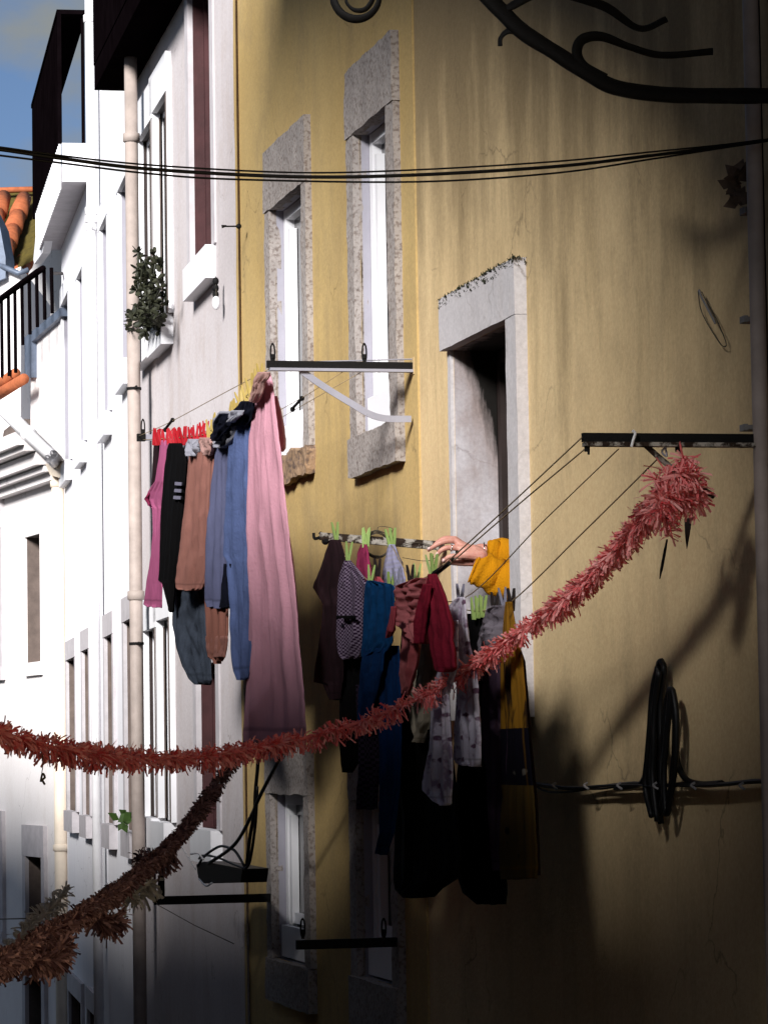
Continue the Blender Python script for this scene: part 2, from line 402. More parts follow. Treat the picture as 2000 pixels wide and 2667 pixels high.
def window(house, fc, h, jw=.1, lh=.25, sh=.2, proud=.03, depth=.15, st=None, rv=None, fr=None, pane=None,
           rough=False, fw=.045, fd=.05, mull=True, apron=0.0, sash=None, door=False, seed=0):
    s0, s1, z0, z1 = h; p = fc.pt
    fr = fr or m_whitepaint; pane = pane or m_glass; st = st or m_greystone
    mb = MB()          # the frame, the mesh the window's other pieces hang under
    a, b = -depth, -depth - fd
    mb.box(fc, s1 - fw, s1 - .002, z0 + .002, z1 - .002, b, a); mb.box(fc, s0 + .002, s0 + fw, z0 + .002, z1 - .002, b, a)
    mb.box(fc, s0 + fw, s1 - fw, z1 - fw, z1 - .003, b, a - .002); mb.box(fc, s0 + fw, s1 - fw, z0 + .003, z0 + fw, b, a - .002)
    if mull:
        c = (s0 + s1) / 2; mb.box(fc, c - fw * .5, c + fw * .5, z0 + fw, z1 - fw, b, a - .004)
    w = sub(mb, 'window', fr, house, house)
    def piece(nm, mat, *bx, sd=0):
        q = MB()
        if rough: q.rough(fc, *bx, seed=seed + sd, amp=.022 if (seed == 3 and nm == 'sill') else .0065, cell=.02 if seed == 3 and nm == 'sill' else .03)
        else: q.box(fc, *bx)
        return sub(q, nm, mat, w, house)
    if proud > 0:
        if jw > 0:
            piece('jamb', st, s1 + (.002 if rough else .001), s1 + jw, z0, z1, -.02, proud, sd=1); piece('jamb', st, s0 - jw, s0 - (.002 if rough else .001), z0, z1, -.02, proud, sd=2)
        if lh > 0: piece('lintel', st, s0 - jw, s1 + jw, z1 + .001, z1 + lh, -.02, proud + .004, sd=3)
        if sh > 0: piece('sill', st, s0 - jw * (1 if not apron else .5), s1 + jw * (1 if not apron else .0), z0 - sh, z0 - .001, -.02, proud + .012 + apron, sd=4)
    r = MB()
    for q in ([p(s1, z0, 0), p(s1, z0, a), p(s1, z1, a), p(s1, z1, 0)], [p(s0, z0, 0), p(s0, z0, a), p(s0, z1, a), p(s0, z1, 0)],
              [p(s0, z1, 0), p(s1, z1, 0), p(s1, z1, a), p(s0, z1, a)], [p(s0, z0, 0), p(s1, z0, 0), p(s1, z0, a), p(s0, z0, a)]):
        r.add(q, [(0, 1, 2, 3)])
    sub(r, 'reveal', rv or st, w, house)
    g = MB(); g.box(fc, s0 + .004, s1 - .004, z0 + .004, z1 - .004, b - .012, b + .012)
    sub(g, 'pane', pane, w, house)
    if sash:      # a leaf standing proud of the frame at the far side
        q = MB(); q.box(fc, s1 - fw - sash, s1 - fw - .004, z0 + fw + .02, z1 - fw - .02, a - .01, a + .006); sub(q, 'casement', m_whitepaint, w, house)
    return w

ZB, ZT = -6.0, 7.2
# ---------------- yellow house
yh = thing('yellow_house', 'ochre plastered house with granite framed windows and hanging washing', 'house', yel.pt(s_seam - 3, ZB, -.5))
s_step = yel.hit(901, 500)[0]; PR = .008
hW1 = opening(yel, (597, 455), (650, 560), (613, 985), .038)
hW2 = opening(yel, (780, 290), (834, 400), (782, 938), .038)
hW3 = opening(yel, (980, 757), (1093, 850), (1040, 1470), .042)
hL1 = opening(yel, (600, 1716), (655, 1800), (650, 2090), .038)
hL2 = opening(yel, (785, 1730), (842, 1800), (800, 2120), .038)
mb = MB()
wall(mb, yel, s_step, s_seam, ZB, ZT, [hW1, hW2, hL1, hL2], PR)
mb.add([yel.pt(s_step, ZB, PR), yel.pt(s_step, ZB, -.02), yel.pt(s_step, ZT, -.02), yel.pt(s_step, ZT, PR)], [(0, 1, 2, 3)])
part(mb, 'wall', m_yellow, yh)
mb = MB(); wall(mb, yel, -15, s_step, ZB, ZT, [hW3]); shell(mb, yel, -15, s_seam, ZB, ZT, 4.5)
part(mb, 'wall', m_yellow2, yh)
mb = MB(); mb.box(yel, -15, s_seam, ZT + .002, ZT + .1, -4.5, .35)
part(mb, 'roof', m_tile, yh)
q = MB(); N_ = 150
for i in range(N_ + 1):
    z = ZB + (ZT - ZB) * i / N_; e = .012 + .03 * noise.noise(Vector((z * 1.3, 5, 0))) + .012 * noise.noise(Vector((z * 6, 9, 0)))
    q.v += [mid.pt(-.03, z, .0235), mid.pt(max(.004, .03 + e), z, .0235)]
    if i: q.f.append((2 * i - 2, 2 * i - 1, 2 * i + 1, 2 * i))
part(q, 'paint_edge', m_yellow, yh)
for i, (h, st) in enumerate(((hW1, m_stone), (hW2, m_stone), (hL1, m_stone), (hL2, m_stone))):
    jw = (.115, .135, .12, .12)[i]
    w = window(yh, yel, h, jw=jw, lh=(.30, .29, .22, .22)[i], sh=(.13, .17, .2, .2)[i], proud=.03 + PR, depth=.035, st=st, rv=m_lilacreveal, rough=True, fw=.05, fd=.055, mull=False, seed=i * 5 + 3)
    if i == 0:
        for c in w.children:
            if c.name.startswith('sill'): c.data.materials.clear(); c.data.materials.append(m_stoneR)
    s0, s1, z0, z1 = h; q = MB()
    q.box(yel, s1 - .115, s1 - .075, z0 + .17, z1 - .1, -.075, -.04); q.box(yel, s0 + .07, s1 - .12, z0 + .17, z0 + .22, -.07, -.05)
    sub(q, 'casement', m_whitepaint, w, yh)
    q = MB(); q.box(yel, s0 + .02, s1 - .02, z0 + .012, z0 + .16, -.033, -.006); sub(q, 'rail_board', m_whitepaint, w, yh)
# the open window with the arms
SHADE_N = tuple(yel.n); SHADE_Z = (hW3[3] - .03, yel.o.dot(yel.n))
m_w3reveal = plaster('shaded_stained_reveal', (.50, .48, .51), (.42, .40, .42), (.20, .13, .10), .8, .45, .75, .15, lintel_shade)
s0, s1, z0, z1 = hW3
q = MB(); q.box(yel, s1 - .05, s1 - .003, z0, z1 - .002, -.198, -.166); q.box(yel, s0 + .003, s0 + .05, z0, z1 - .002, -.198, -.166); q.box(yel, s0 + .05, s1 - .05, z1 - .05, z1 - .003, -.198, -.167)
w3 = sub(q, 'window', m_darkwood, yh, yh)
for nm, bx in (('jamb', (s1 + .0045, s1 + .045, z0, z1)), ('jamb', (s0 - .14, s0 - .0045, z0, z1))):
    q = MB(); q.rough(yel, *bx, -.02,   .042 if bx[0] < s0 else .014, cell=.06, amp=.003, seed=len(nm) + int(bx[0] * 9)); sub(q, nm, m_limestone, w3, yh)
q = MB(); q.rough(yel, s0 - .14, s1 + .045, z1 + .001, z1 + .20, -.02, .045, cell=.06, amp=.003, seed=4); sub(q, 'lintel', m_limestone, w3, yh)
q = MB(); q.rough(yel, s0 - .14, s1 + .045, z0 - .14, z0 - .001, -.02, .07, cell=.06, amp=.003, seed=6); sub(q, 'sill', m_limestone, w3, yh)
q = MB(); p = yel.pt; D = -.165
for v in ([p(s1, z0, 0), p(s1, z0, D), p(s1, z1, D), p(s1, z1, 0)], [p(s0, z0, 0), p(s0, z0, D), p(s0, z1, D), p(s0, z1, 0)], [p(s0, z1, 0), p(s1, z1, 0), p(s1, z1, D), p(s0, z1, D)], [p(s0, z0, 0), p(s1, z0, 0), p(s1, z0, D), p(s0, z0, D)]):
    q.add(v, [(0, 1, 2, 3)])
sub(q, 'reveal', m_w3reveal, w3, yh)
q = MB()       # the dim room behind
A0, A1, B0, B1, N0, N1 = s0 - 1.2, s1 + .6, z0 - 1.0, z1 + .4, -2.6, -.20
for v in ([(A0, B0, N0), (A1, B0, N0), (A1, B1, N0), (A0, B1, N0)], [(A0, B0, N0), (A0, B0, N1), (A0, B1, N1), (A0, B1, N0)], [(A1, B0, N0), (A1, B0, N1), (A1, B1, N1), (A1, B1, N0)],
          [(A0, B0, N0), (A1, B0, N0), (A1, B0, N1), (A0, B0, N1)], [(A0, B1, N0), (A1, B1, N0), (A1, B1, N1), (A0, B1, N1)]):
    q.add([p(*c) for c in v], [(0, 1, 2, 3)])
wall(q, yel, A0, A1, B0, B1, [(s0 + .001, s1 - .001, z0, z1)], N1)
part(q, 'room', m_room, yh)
q = MB()       # moss tufts along the lintel's top
for i in range(1500):
    a = s0 - .155 + random.random() * (s1 - s0 + .205); hgt = .002 + .011 * random.random() ** 2 * (1 if noise.noise(Vector((a * 9, 2, 0))) > -.1 else .3)
    o = p(a, z1 + .198 - .035 * random.random() ** 3, .052 * random.random())
    d = Vector((random.uniform(-.4, .4), random.uniform(-.4, .4), 1)) * hgt
    sd = yel.d * random.uniform(.004, .014)
    q.add([o - sd, o + sd, o + d + sd * .4, o + d - sd * .4], [(0, 1, 2, 3)])
sub(q, 'moss', m_moss, w3, yh)

# ---------------- white house next to it
S0, S1 = 0.0, s_midend
mh = thing('white_house', 'tall white house with brown shutters next to the ochre house', 'house', mid.pt(S1 / 2, ZB, -.5))
mA = opening(mid, (306, 306), (327, 400), (309, 730), .03); mB = opening(mid, (337, 248), (358, 400), (341, 700), .03)
mC = opening(mid, (416, 40), (455, 400), (420, 572), .03); mC = (mC[0], mC[1], mC[2], mC[3] + .3)
nA = opening(mid, (318, 1365), (336, 1500), (320, 1765), .03); nB = opening(mid, (346, 1343), (364, 1500), (348, 1775), .03); nC = opening(mid, (434, 1440), (466, 1600), (438, 1790), .03)
H = [mA, mB, mC, nA, nB, nC]
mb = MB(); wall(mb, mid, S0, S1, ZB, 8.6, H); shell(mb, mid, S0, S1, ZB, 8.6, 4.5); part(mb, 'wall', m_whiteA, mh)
for i, h in enumerate(H):
    low = i >= 3
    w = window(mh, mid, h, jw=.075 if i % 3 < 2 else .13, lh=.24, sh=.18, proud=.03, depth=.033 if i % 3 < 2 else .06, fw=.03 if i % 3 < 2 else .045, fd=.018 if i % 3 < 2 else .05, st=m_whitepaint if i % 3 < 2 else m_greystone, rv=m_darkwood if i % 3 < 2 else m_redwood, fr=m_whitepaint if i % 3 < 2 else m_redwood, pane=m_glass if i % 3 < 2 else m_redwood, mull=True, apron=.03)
    for c in w.children:
        if c.name.startswith('sill'): c.data.materials.clear(); c.data.materials.append(m_whitepaint)
        if c.name.startswith('jamb') and i % 3 < 2:
            e_ = (min(v.co.dot(mid.d) for v in c.data.vertices) + Vector(BASE[mh.name]).dot(mid.d) - mid.o.dot(mid.d))
            tr_ = MB(); tr_.box(mid, e_ - .006, e_ - .0005, h[2], h[3], -.01, .0315); sub(tr_, 'sunlit_edge', m_whitepaint, w, mh)  # white strip stands in for sunlight on the jamb's near side
            c.data.materials.clear(); c.data.materials.append(m_brownstone if c.name == 'jamb' or True else m_whitepaint)
# dark balcony box above
bz = mid.hit(292, 180)[1]
q = MB(); q.box(mid, .9, S1 + .02, bz, bz + .16, 0, .24); bal = part(q, 'balcony', m_blackpaint, mh)
q = MB(); q.box(mid, .9, S1 + .02, bz + .162, bz + 1.15, .2, .245); sub(q, 'balcony_panel', m_blackpaint, bal, mh)
q = MB(); q.box(mid, .9, .94, bz + .162, bz + 1.15, 0, .198); q.box(mid, S1 - .02, S1 + .02, bz + .162, bz + 1.15, 0, .198); sub(q, 'balcony_side', m_blackpaint, bal, mh)
# corner pilaster beside the ochre house
q = MB(); q.box(mid, .003, mid.hit(478, 900)[0], ZB, 8.5, -.02, .02); part(q, 'pilaster', m_whiteA, mh)

# ---------------- bright white house farther down
S0, S1 = 0.0, s_leftend
lh_ = thing('white_house', 'bright white narrow house with a high balcony, beyond the taupe pipe', 'house', left.pt(S1 / 2, ZB, -.5))
LO = []
for x0, x1, yt, ym, yb in ((138, 147, 662, 800, 1005), (172, 178, 603, 800, 960), (222, 231, 497, 700, 900), (262, 273, 415, 600, 790)):
    LO.append(opening(left, (x0, yt), (x1, ym), (x0 + 2, yb), .025))
for x0, x1, yt, ym, yb in ((149, 161, 1428, 1550, 1752), (183, 191, 1408, 1550, 1762), (232, 242, 1378, 1550, 1780), (274, 286, 1345, 1550, 1795)):
    LO.append(opening(left, (x0, yt), (x1, ym), (x0 + 2, yb), .025))
for x0, x1, yt, ym, yb in ((154, 174, 2140, 2180, 2330), (195, 208, 2178, 2195, 2340)):
    LO.append(opening(left, (x0, yt), (x1, ym), (x0 + 2, yb), .025))
za = left.hit(190, 393)[1]; sa = left.hit(190, 393)[0]; sb = left.hit(131, 578)[0]; W = .20
mb = MB(); wall(mb, left, S0, sa + .01, ZB, 9.4, LO); shell(mb, left, S0, sa + .01, ZB, 9.4, 4.5); part(mb, 'wall', m_whiteB, lh_)
mb = MB(); wall(mb, left, sa + .01, S1, ZB, za + .12, LO); shell(mb, left, sa + .012, S1, ZB, za + .12, 4.5); part(mb, 'wall', m_whiteB, lh_)
for i, h in enumerate(LO):
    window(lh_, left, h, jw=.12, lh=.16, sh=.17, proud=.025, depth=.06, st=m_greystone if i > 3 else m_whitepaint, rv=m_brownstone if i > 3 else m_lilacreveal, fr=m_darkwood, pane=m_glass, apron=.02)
# balcony high on it
q = MB(); q.box(left, sa, sb, za, za + .13, 0, W); bal = part(q, 'balcony', m_greystone, lh_)
q = MB(); q.box(left, sa - .03, sa - .004, za + .0, za + .30, 0, W); sub(q, 'slab_edge', m_whitepaint, bal, lh_)
zt = left.hit(184, 40, 0)[1]
q = MB(); q.box(left, sa, sb + .3, za + .32, zt, W + .004, W + .024); sub(q, 'balcony_panel', m_blackpaint, bal, lh_)
for k in range(26):
    a = sa + (sb - sa) * (k + .5) / 26
    if k == 0: q = MB()
    q.box(left, a - .012, a + .012, za - .05, za + .315, W + .004, W + .02)
sub(q, 'baluster', m_whitepaint, bal, lh_)
q = MB(); q.box(left, sa - .02, sa + .012, za + .3, zt, W - .002, W + .03); sub(q, 'post', m_blackpaint, bal, lh_)
q = MB(); q.box(left, sa - .02, sa + .012, za + .3, zt - .03, .02, .045); sub(q, 'post', m_blackpaint, bal, lh_)
q = MB(); q.box(left, sa - .022, sb + .3, zt + .001, zt + .035, .0, W + .032); sub(q, 'handrail', m_blackpaint, bal, lh_)

# ---------------- cream house closing the street
S1 = 7.0
ch = thing('cream_house', 'cream house with moulded cornice and stepped roof parapet closing the street', 'house', cream.pt(2, ZB, -.5))
CO = [opening(cream, (58, 1162), (91, 1300), (60, 1433)), opening(cream, (-22, 1150), (5, 1300), (0, 1483 - 40)),
      opening(cream, (62, 1850), (97, 1950), (64, 2030)), opening(cream, (-25, 1815), (7, 1900), (0, 2010)), opening(cream, (62, 2110), (97, 2150), (64, 2330))]
zc = cream.hit(100, 985)[1]
mb = MB(); wall(mb, cream, 0, S1, ZB, zc, CO); shell(mb, cream, 0, S1, ZB, zc, 5); part(mb, 'wall', m_cream, ch)
for i, h in enumerate(CO):
    window(ch, cream, h, jw=.02 if i == 0 else .11, lh=.02 if i == 0 else .28, sh=.12, proud=.02 if i == 0 else .035, depth=.14, st=m_cream if i == 0 else m_greystone, rv=m_brownstone, fr=m_whitepaint if i < 2 else m_darkwood, pane=m_glass)
q = MB()
for n, z0, z1 in ((.10, 0, .07), (.17, .07, .12), (.24, .13, .24), (.34, .25, .30), (.40, .30, .42)):
    q.box(cream, 0.003, S1, zc - .26 + z0, zc - .26 + z1 - .001, -.05, n)
part(q, 'cornice', m_cream, ch)
q = MB()       # stepped parapet wall above the cornice, flashed along its top
q.prism(cream, [(137, 985), (137, 680), (66, 742), (66, 930), (85, 985)], -.25, .05); part(q, 'parapet', m_cream, ch)
q = MB(); q.prism(cream, [(131, 664), (131, 682), (68, 738), (68, 815), (53, 815), (53, 728)], -.27, .10); part(q, 'parapet_flashing', m_bluegrey, ch)
q = MB(); q.prism(cream, [(0, 975), (0, 1085), (88, 985), (95, 940), (60, 905), (40, 905), (8, 930)], -.3, .02); part(q, 'roof_soffit', m_brownstone, ch)
for i, (a, b) in enumerate((((-30, 868), (52, 818)), ((-30, 850), (34, 806)))):
    q = MB(); q.tube([cream.w(*a, .25), cream.w(*b, .22)], [.055, .048], 12); part(q, 'roof_tile', m_tile, ch, True)
q = MB(); q.prism(cream, [(-10, 640), (70, 570), (95, 530), (136, 500), (136, 680), (50, 760), (-10, 800)], -2.6, -2.5); part(q, 'attic_wall', m_cream, ch)
q = MB(); q.tube([cream.w(-30, 666, .3), cream.w(0, 646, .3), cream.w(82, 586, .3), cream.w(93, 579, .3)], .028, 8); rl = part(q, 'terrace_railing', m_blackpaint, ch, True)
for x, y0, y1 in ((3, 640, 815), (18, 632, 812), (32, 622, 805), (47, 610, 745), (63, 598, 722), (79, 588, 706), (95, 580, 690), (111, 578, 676)):
    q = MB(); q.tube([cream.w(x, y0, .28), cream.w(x + 2, y1, .28)], .017, 6); sub(q, 'baluster', m_blackpaint, rl, ch)
q = MB(); q.tube([cream.w(111, 590, .28), cream.w(134, 590, .05)], .014, 6); sub(q, 'rail_stay', m_darkwood, rl, ch)

# ---------------- tiled roof behind, top left
rf = Fac(P(40, 500, 36)[:2], (-.55, .83))
th = thing('tiled_house', 'house with a mossy orange barrel tile roof under the sky', 'house', rf.pt(0, ZB, -2))
def rp(x, y, Y): return P(x, y, Y)
q = MB(); q.add([rp(-60, 640, 35.0), rp(74, 560, 34.6), rp(80, 405, 37.5), rp(-60, 412, 37.8), rp(-60, 640, 35.6), rp(74, 560, 35.2), rp(80, 405, 38.2), rp(-60, 412, 38.6)],
            [(0, 1, 2, 3), (4, 7, 6, 5), (0, 4, 5, 1), (1, 5, 6, 2), (2, 6, 7, 3), (3, 7, 4, 0)]); roof = part(q, 'roof', m_tilemoss, th)
for i, (a, b) in enumerate((((52, 428), (8, 552)), ((98, 470), (38, 596)), ((8, 425), (-34, 548)), ((-30, 440), (-76, 560)))):
    for k in range(4):
        t0, t1 = k / 4, (k + 1.12) / 4
        pa = Vector((a[0] + (b[0] - a[0]) * t0, a[1] + (b[1] - a[1]) * t0)); pb = Vector((a[0] + (b[0] - a[0]) * t1, a[1] + (b[1] - a[1]) * t1))
        q = MB(); q.tube([rp(*pa, 36.9 - 1.9 * t0 - .1), rp(*pb, 36.9 - 1.9 * t1 - .18)], [.085, .105], 14); sub(q, 'tile', m_tile, roof, th, True)
q = MB(); q.tube([rp(-60, 412, 37.4), rp(84, 408, 37.2)], .035, 8); sub(q, 'ridge', m_tile, roof, th, True)
q = MB(); a = [rp(-40, 612, 34.2), rp(45, 575, 34.0), rp(45, 1000, 34.0), rp(-40, 1000, 34.2)]; b = [v + Vector((0, 3, 0)) for v in a]
q.hexa([a[3], a[2], b[2], b[3], a[0], a[1], b[1], b[0]]); part(q, 'wall', m_cream, th)
q = MB(); q.tube([rp(-30, 560, 34.1), rp(40, 590, 33.9), rp(62, 582, 33.9)], .03, 8); part(q, 'gutter', m_bluegrey, th, True)
q = MB(); q.prism(Fac(P(0, 540, 34)[:2], (-1, .2)), [(-20, 450), (0, 490), (12, 555), (12, 600), (-20, 612)], -.3, 0); part(q, 'chimney', m_bluegrey, th)
# white end wall of the high balcony's roof terrace, seen edge on
q = MB(); q.prism(left, [(85, 425), (72, 560), (74, 570), (92, 545), (108, 440), (108, 380)], .10, .17)
pw = one(q, 'terrace_wall', m_whitepaint, 'slim white slanting terrace wall beside the mossy orange tiles', 'wall')

# ------------------------------------------------------------------ clothesline brackets and lines
Z = Vector((0, 0, 1))
def perp(x, y):
    a, z = yel.hit(x, y, PR); o = yel.pt(a, 0, 0); return Fac(o[:2], yel.n[:2]), z
pA, zA = perp(892, 790)
nA = pA.hit(576, 790)[0]                       # how far the bracket reaches out of the wall
def pulley(x, y0, y1, fc, par, base):
    q = MB(); c = fc.w(x, (y0 + y1) / 2, 0); h = abs(fc.hit(x, y0)[1] - fc.hit(x, y1)[1]) / 2
    pts = [c + fc.d * (.0085 * math.cos(a) * (1 if abs(math.sin(a)) < .9 else .7)) + Z * (h * math.sin(a)) for a in [2 * math.pi * k / 16 for k in range(17)]]
    q.tube(pts, .0035, 6); q.ball(c - Z * h * .45, .0085, None, 8, 5)
    q.hexa([c + fc.d * dx + fc.n * dy - Z * h * dz for dz in (1.1, .1) for dx, dy in ((-.006, -.004), (.006, -.004), (.006, .004), (-.006, .004))])
    part(q, 'pulley', m_iron, par)
# bracket at the ochre wall
bA = thing('clothesline_bracket', 'black iron clothesline bracket with grey curved strut beside the left granite windows', 'bracket', pA.pt(0, zA))
q = MB(); z1 = pA.hit(888, 783)[1]; z0 = pA.hit(888, 798)[1]
q.box(pA, .01, nA, z0, z1, -.004, .012); part(q, 'beam', m_iron, bA)
q = MB(); q.box(pA, .01, nA - .01, z0 - .012, z0 - .001, -.012, .02); part(q, 'beam_flange', m_galv, bA)
q = MB(); q.box(pA, .0, .012, z0 - .02, z1 + .02, -.02, .025); part(q, 'wall_plate', m_yellow2, bA)
q = MB(); up = spline([pA.w(650, 800), pA.w(700, 835), pA.w(760, 872), pA.w(800, 895), pA.w(835, 904), pA.w(888, 905)], 6)
for a, b in zip(up, up[1:]):
    t = (b - a).normalized(); u = t.cross(pA.n) * .013
    q.hexa([a - u - pA.n * .003, b - u - pA.n * .003, b - u + pA.n * .003, a - u + pA.n * .003, a + u - pA.n * .003, b + u - pA.n * .003, b + u + pA.n * .003, a + u + pA.n * .003])
part(q, 'strut', m_galv, bA)
q = MB(); q.tube(spline([pA.w(600, 783), pA.w(760, 779), pA.w(870, 776), pA.w(897, 777), pA.w(899, 786)], 5), .0028, 5); part(q, 'stay_wire', m_galv, bA)
pulley(589, 741, 784, pA, bA, None); pulley(787, 741, 784, pA, bA, None)
# its far partner on the white wall
def far_bracket(x, y, n, label, mat, h=.02, lx=330):
    e = yel.w(x, y, n); f = Fac(e[:2], (-yel.n)[:2])
    b = thing('clothesline_bracket', label, 'bracket', e)
    q = MB(); q.box(f, 0, 1.15, e.z - h, e.z + h, -.012, .012); part(q, 'beam', mat, b)
    return b, f, e
bB, fB, eB = far_bracket(298, 945, nA, 'grey clothesline bracket end with black tip behind the red pegs', m_galv, .015)
q = MB(); q.box(fB, -.004, .035, eB.z - .018, eB.z + .018, -.016, .016); part(q, 'end_cap', m_iron, bB)
pulley(309, 905, 945, fB, bB, None)
# bracket at the right, over the open window's lines
pR, zR = perp(1672, 938); nR = pR.hit(1257, 940)[0]
bR = thing('clothesline_bracket', 'rust stained clothesline bracket reaching left from the dark pipe, coral garland knotted below', 'bracket', pR.pt(0, zR))
q = MB(); z1 = pR.hit(1300, 936)[1]; z0 = pR.hit(1300, 955)[1]; q.box(pR, -.02, nR, z0, z1, -.006, .014); part(q, 'beam', m_iron, bR)
q = MB(); q.box(pR, .0, nR - .004, z0 - .012, z0 - .001, -.014, .022); part(q, 'beam_flange', m_rust, bR)
q = MB()
for x, w_ in ((1268, 12), (1466, 16)):
    c = pR.w(x, 966); q.wbox(c, w_ * .0006, .006, .012); q.wbox(c + Vector((.004, 0, -.014)), .003, .005, .006)
part(q, 'pulley', m_iron, bR)
q = MB(); q.tube([pR.w(1395, 962), pR.w(1420, 985), pR.w(1450, 1010), pR.w(1500, 1045), pR.w(1543, 1073)], .008, 6); part(q, 'strut', m_rust, bR)
q = MB(); q.tube(spline([pR.w(1366, 930, .03), pR.w(1372, 936, .03), pR.w(1368, 950, .03), pR.w(1364, 965, .03)], 5), .004, 6); part(q, 'cord_tie', m_pipew, bR)
q = MB(); q.tube(spline([pR.w(1445, 962), pR.w(1430, 975), pR.w(1440, 985), pR.w(1436, 965), pR.w(1428, 958)], 6), .003, 5); part(q, 'wire_twist', m_galv, bR)
# rusty bracket the wet clothes hang from
pQ, zQ = perp(962, 1178); nQ = pQ.hit(690, 1158)[0]
bQ = thing('clothesline_bracket', 'peeling rusty clothesline bracket behind the green pegs, pointing left from the open window', 'bracket', pQ.pt(0, zQ))
q = MB(); q.prism(pQ, [(692, 1150), (692, 1166), (960, 1189), (960, 1170)], -.012, .012); part(q, 'beam', m_rust, bQ)
q = MB(); c = pQ.w(697, 1157)
q.tube(spline([c + pQ.d * .035 + Z * .01, c + pQ.d * .03 - Z * .012, c, c + pQ.d * .012 + Z * .012], 5), .006, 6); q.ball(c - pQ.d * .01 - Z * .02, .016, None, 7, 5); part(q, 'pulley', m_iron, bQ)
# pair one floor lower, in the shade
pC, zC = perp(872, 2040)
bC = thing('clothesline_bracket', 'black clothesline bracket low in the shade with two upright pulleys', 'bracket', pC.pt(0, zC))
q = MB(); z1 = pC.hit(860, 2026)[1]; z0 = pC.hit(860, 2046)[1]; nC_ = pC.hit(640, 2036)[0]; q.box(pC, .0, nC_, z0, z1, -.012, .02); part(q, 'beam', m_iron, bC)
pulley(654, 1985, 2028, pC, bC, None); pulley(829, 1985, 2028, pC, bC, None)
bD, fD, eD = far_bracket(333, 1947, nA, 'dark clothesline bracket low on the left under the cable box', m_iron, .02)
q = MB(); q.box(fD, .02, .05, eD.z + .021, eD.z + .12, -.01, .01); part(q, 'post', m_iron, bD)

def line(pts, label, r=.0022, mat=None, name='clothesline', cat='clothesline', group=None):
    q = MB(); q.tube(pts, r, 5); return one(q, name, mat or m_line, label, cat, group, True)
A_end = pA.pt(nA - .01, z0 * 0 + pA.hit(577, 797)[1])
line(spline([A_end, yel.w(480, 851, nA), yel.w(365, 913, nA), eB + Z * .005], 5), 'thin taut return line above the pink and blue washing', .0018)
sag = [(577, 800), (562, 812), (540, 845), (524, 868), (503, 896), (466, 921), (444, 937), (400, 944), (345, 948), (309, 950)]
line(spline([yel.w(x, y, nA) for x, y in sag], 5), 'sagging line loaded with red and yellow pegs', .002)
ni = pA.hit(784, 800)[0]
line([pA.w(745, 800), yel.w(668, 850, ni + .08), yel.w(500, 945, ni + .08)], 'upper of two thin lines passing behind the pink sheet', .0016)
line([pA.w(780, 804), yel.w(668, 867, ni), yel.w(500, 965, ni)], 'lower of two thin lines passing behind the pink sheet', .0016)
for (x, y, n_), lb in (((365, 912, nA), 'small black line tightener near the red pegs'), ((642, 866, ni + .08), 'small black line tightener beside the pink sheet')):
    q = MB(); c = yel.w(x, y, n_); q.tube([c - yel.d * .09 - Z * .0, c + yel.d * .09 - Z * .02], .007, 6); q.ball(c + yel.d * .1 - Z * .025, .012, None, 7, 5); q.ball(c - yel.d * .1, .011, None, 7, 5)
    one(q, 'line_tightener', m_iron, lb, 'line tightener', 'line tighteners')
nH = .14
line(spline([pR.w(1257, 945), yel.w(1100, 1092, nR), yel.w(948, 1231, nR - .03)], 8), 'uppermost line from the right bracket, crossing in front of the hand', .0022)
line(spline([pR.w(1266, 968), yel.w(1100, 1107, nR - .02), yel.w(952, 1236, nR - .05)], 8), 'second line from the right bracket, crossing just over the knuckles', .0022)
line(spline([pR.w(1336, 970), yel.w(1180, 1120, nR - .09), yel.w(1000, 1294, nR - .12), yel.w(900, 1262, nR - .14), yel.w(845, 1178, nQ * .55)], 8), 'third line crossing the mustard sleeve', .0018)
line(spline([pR.w(1424, 988), yel.w(1262, 1148, nR - .2), yel.w(1106, 1299, nR - .24), yel.w(1040, 1320, nR - .24), yel.w(960, 1310, nR - .24)], 8), 'fourth line running down to the printed mustard dress', .0022)
line(spline([yel.w(948, 1233, nR - .04), yel.w(935, 1240, nR - .05), yel.w(887, 1262, nR - .05), yel.w(843, 1271, nR - .06), yel.w(800, 1258, nR - .06), yel.w(752, 1210, nR - .06), yel.w(722, 1165, nQ)], 6), 'sagging wet line of blue, checked and red clothes', .002)
q = MB(); c = yel.w(944, 1237, nR - .04)
q.tube([c - yel.d * .16 + Z * .02, c + yel.d * .02, c + yel.d * .12 - Z * .02], [.007, .010, .006], 7); q.ball(c - yel.d * .2 + Z * .03, .007, None, 7, 5); q.ball(c - yel.d * .26 + Z * .05, .006, None, 7, 5)
one(q, 'line_tightener', m_iron, 'black line tightener under the hand at the top of the red shirt', 'line tightener', 'line tighteners')
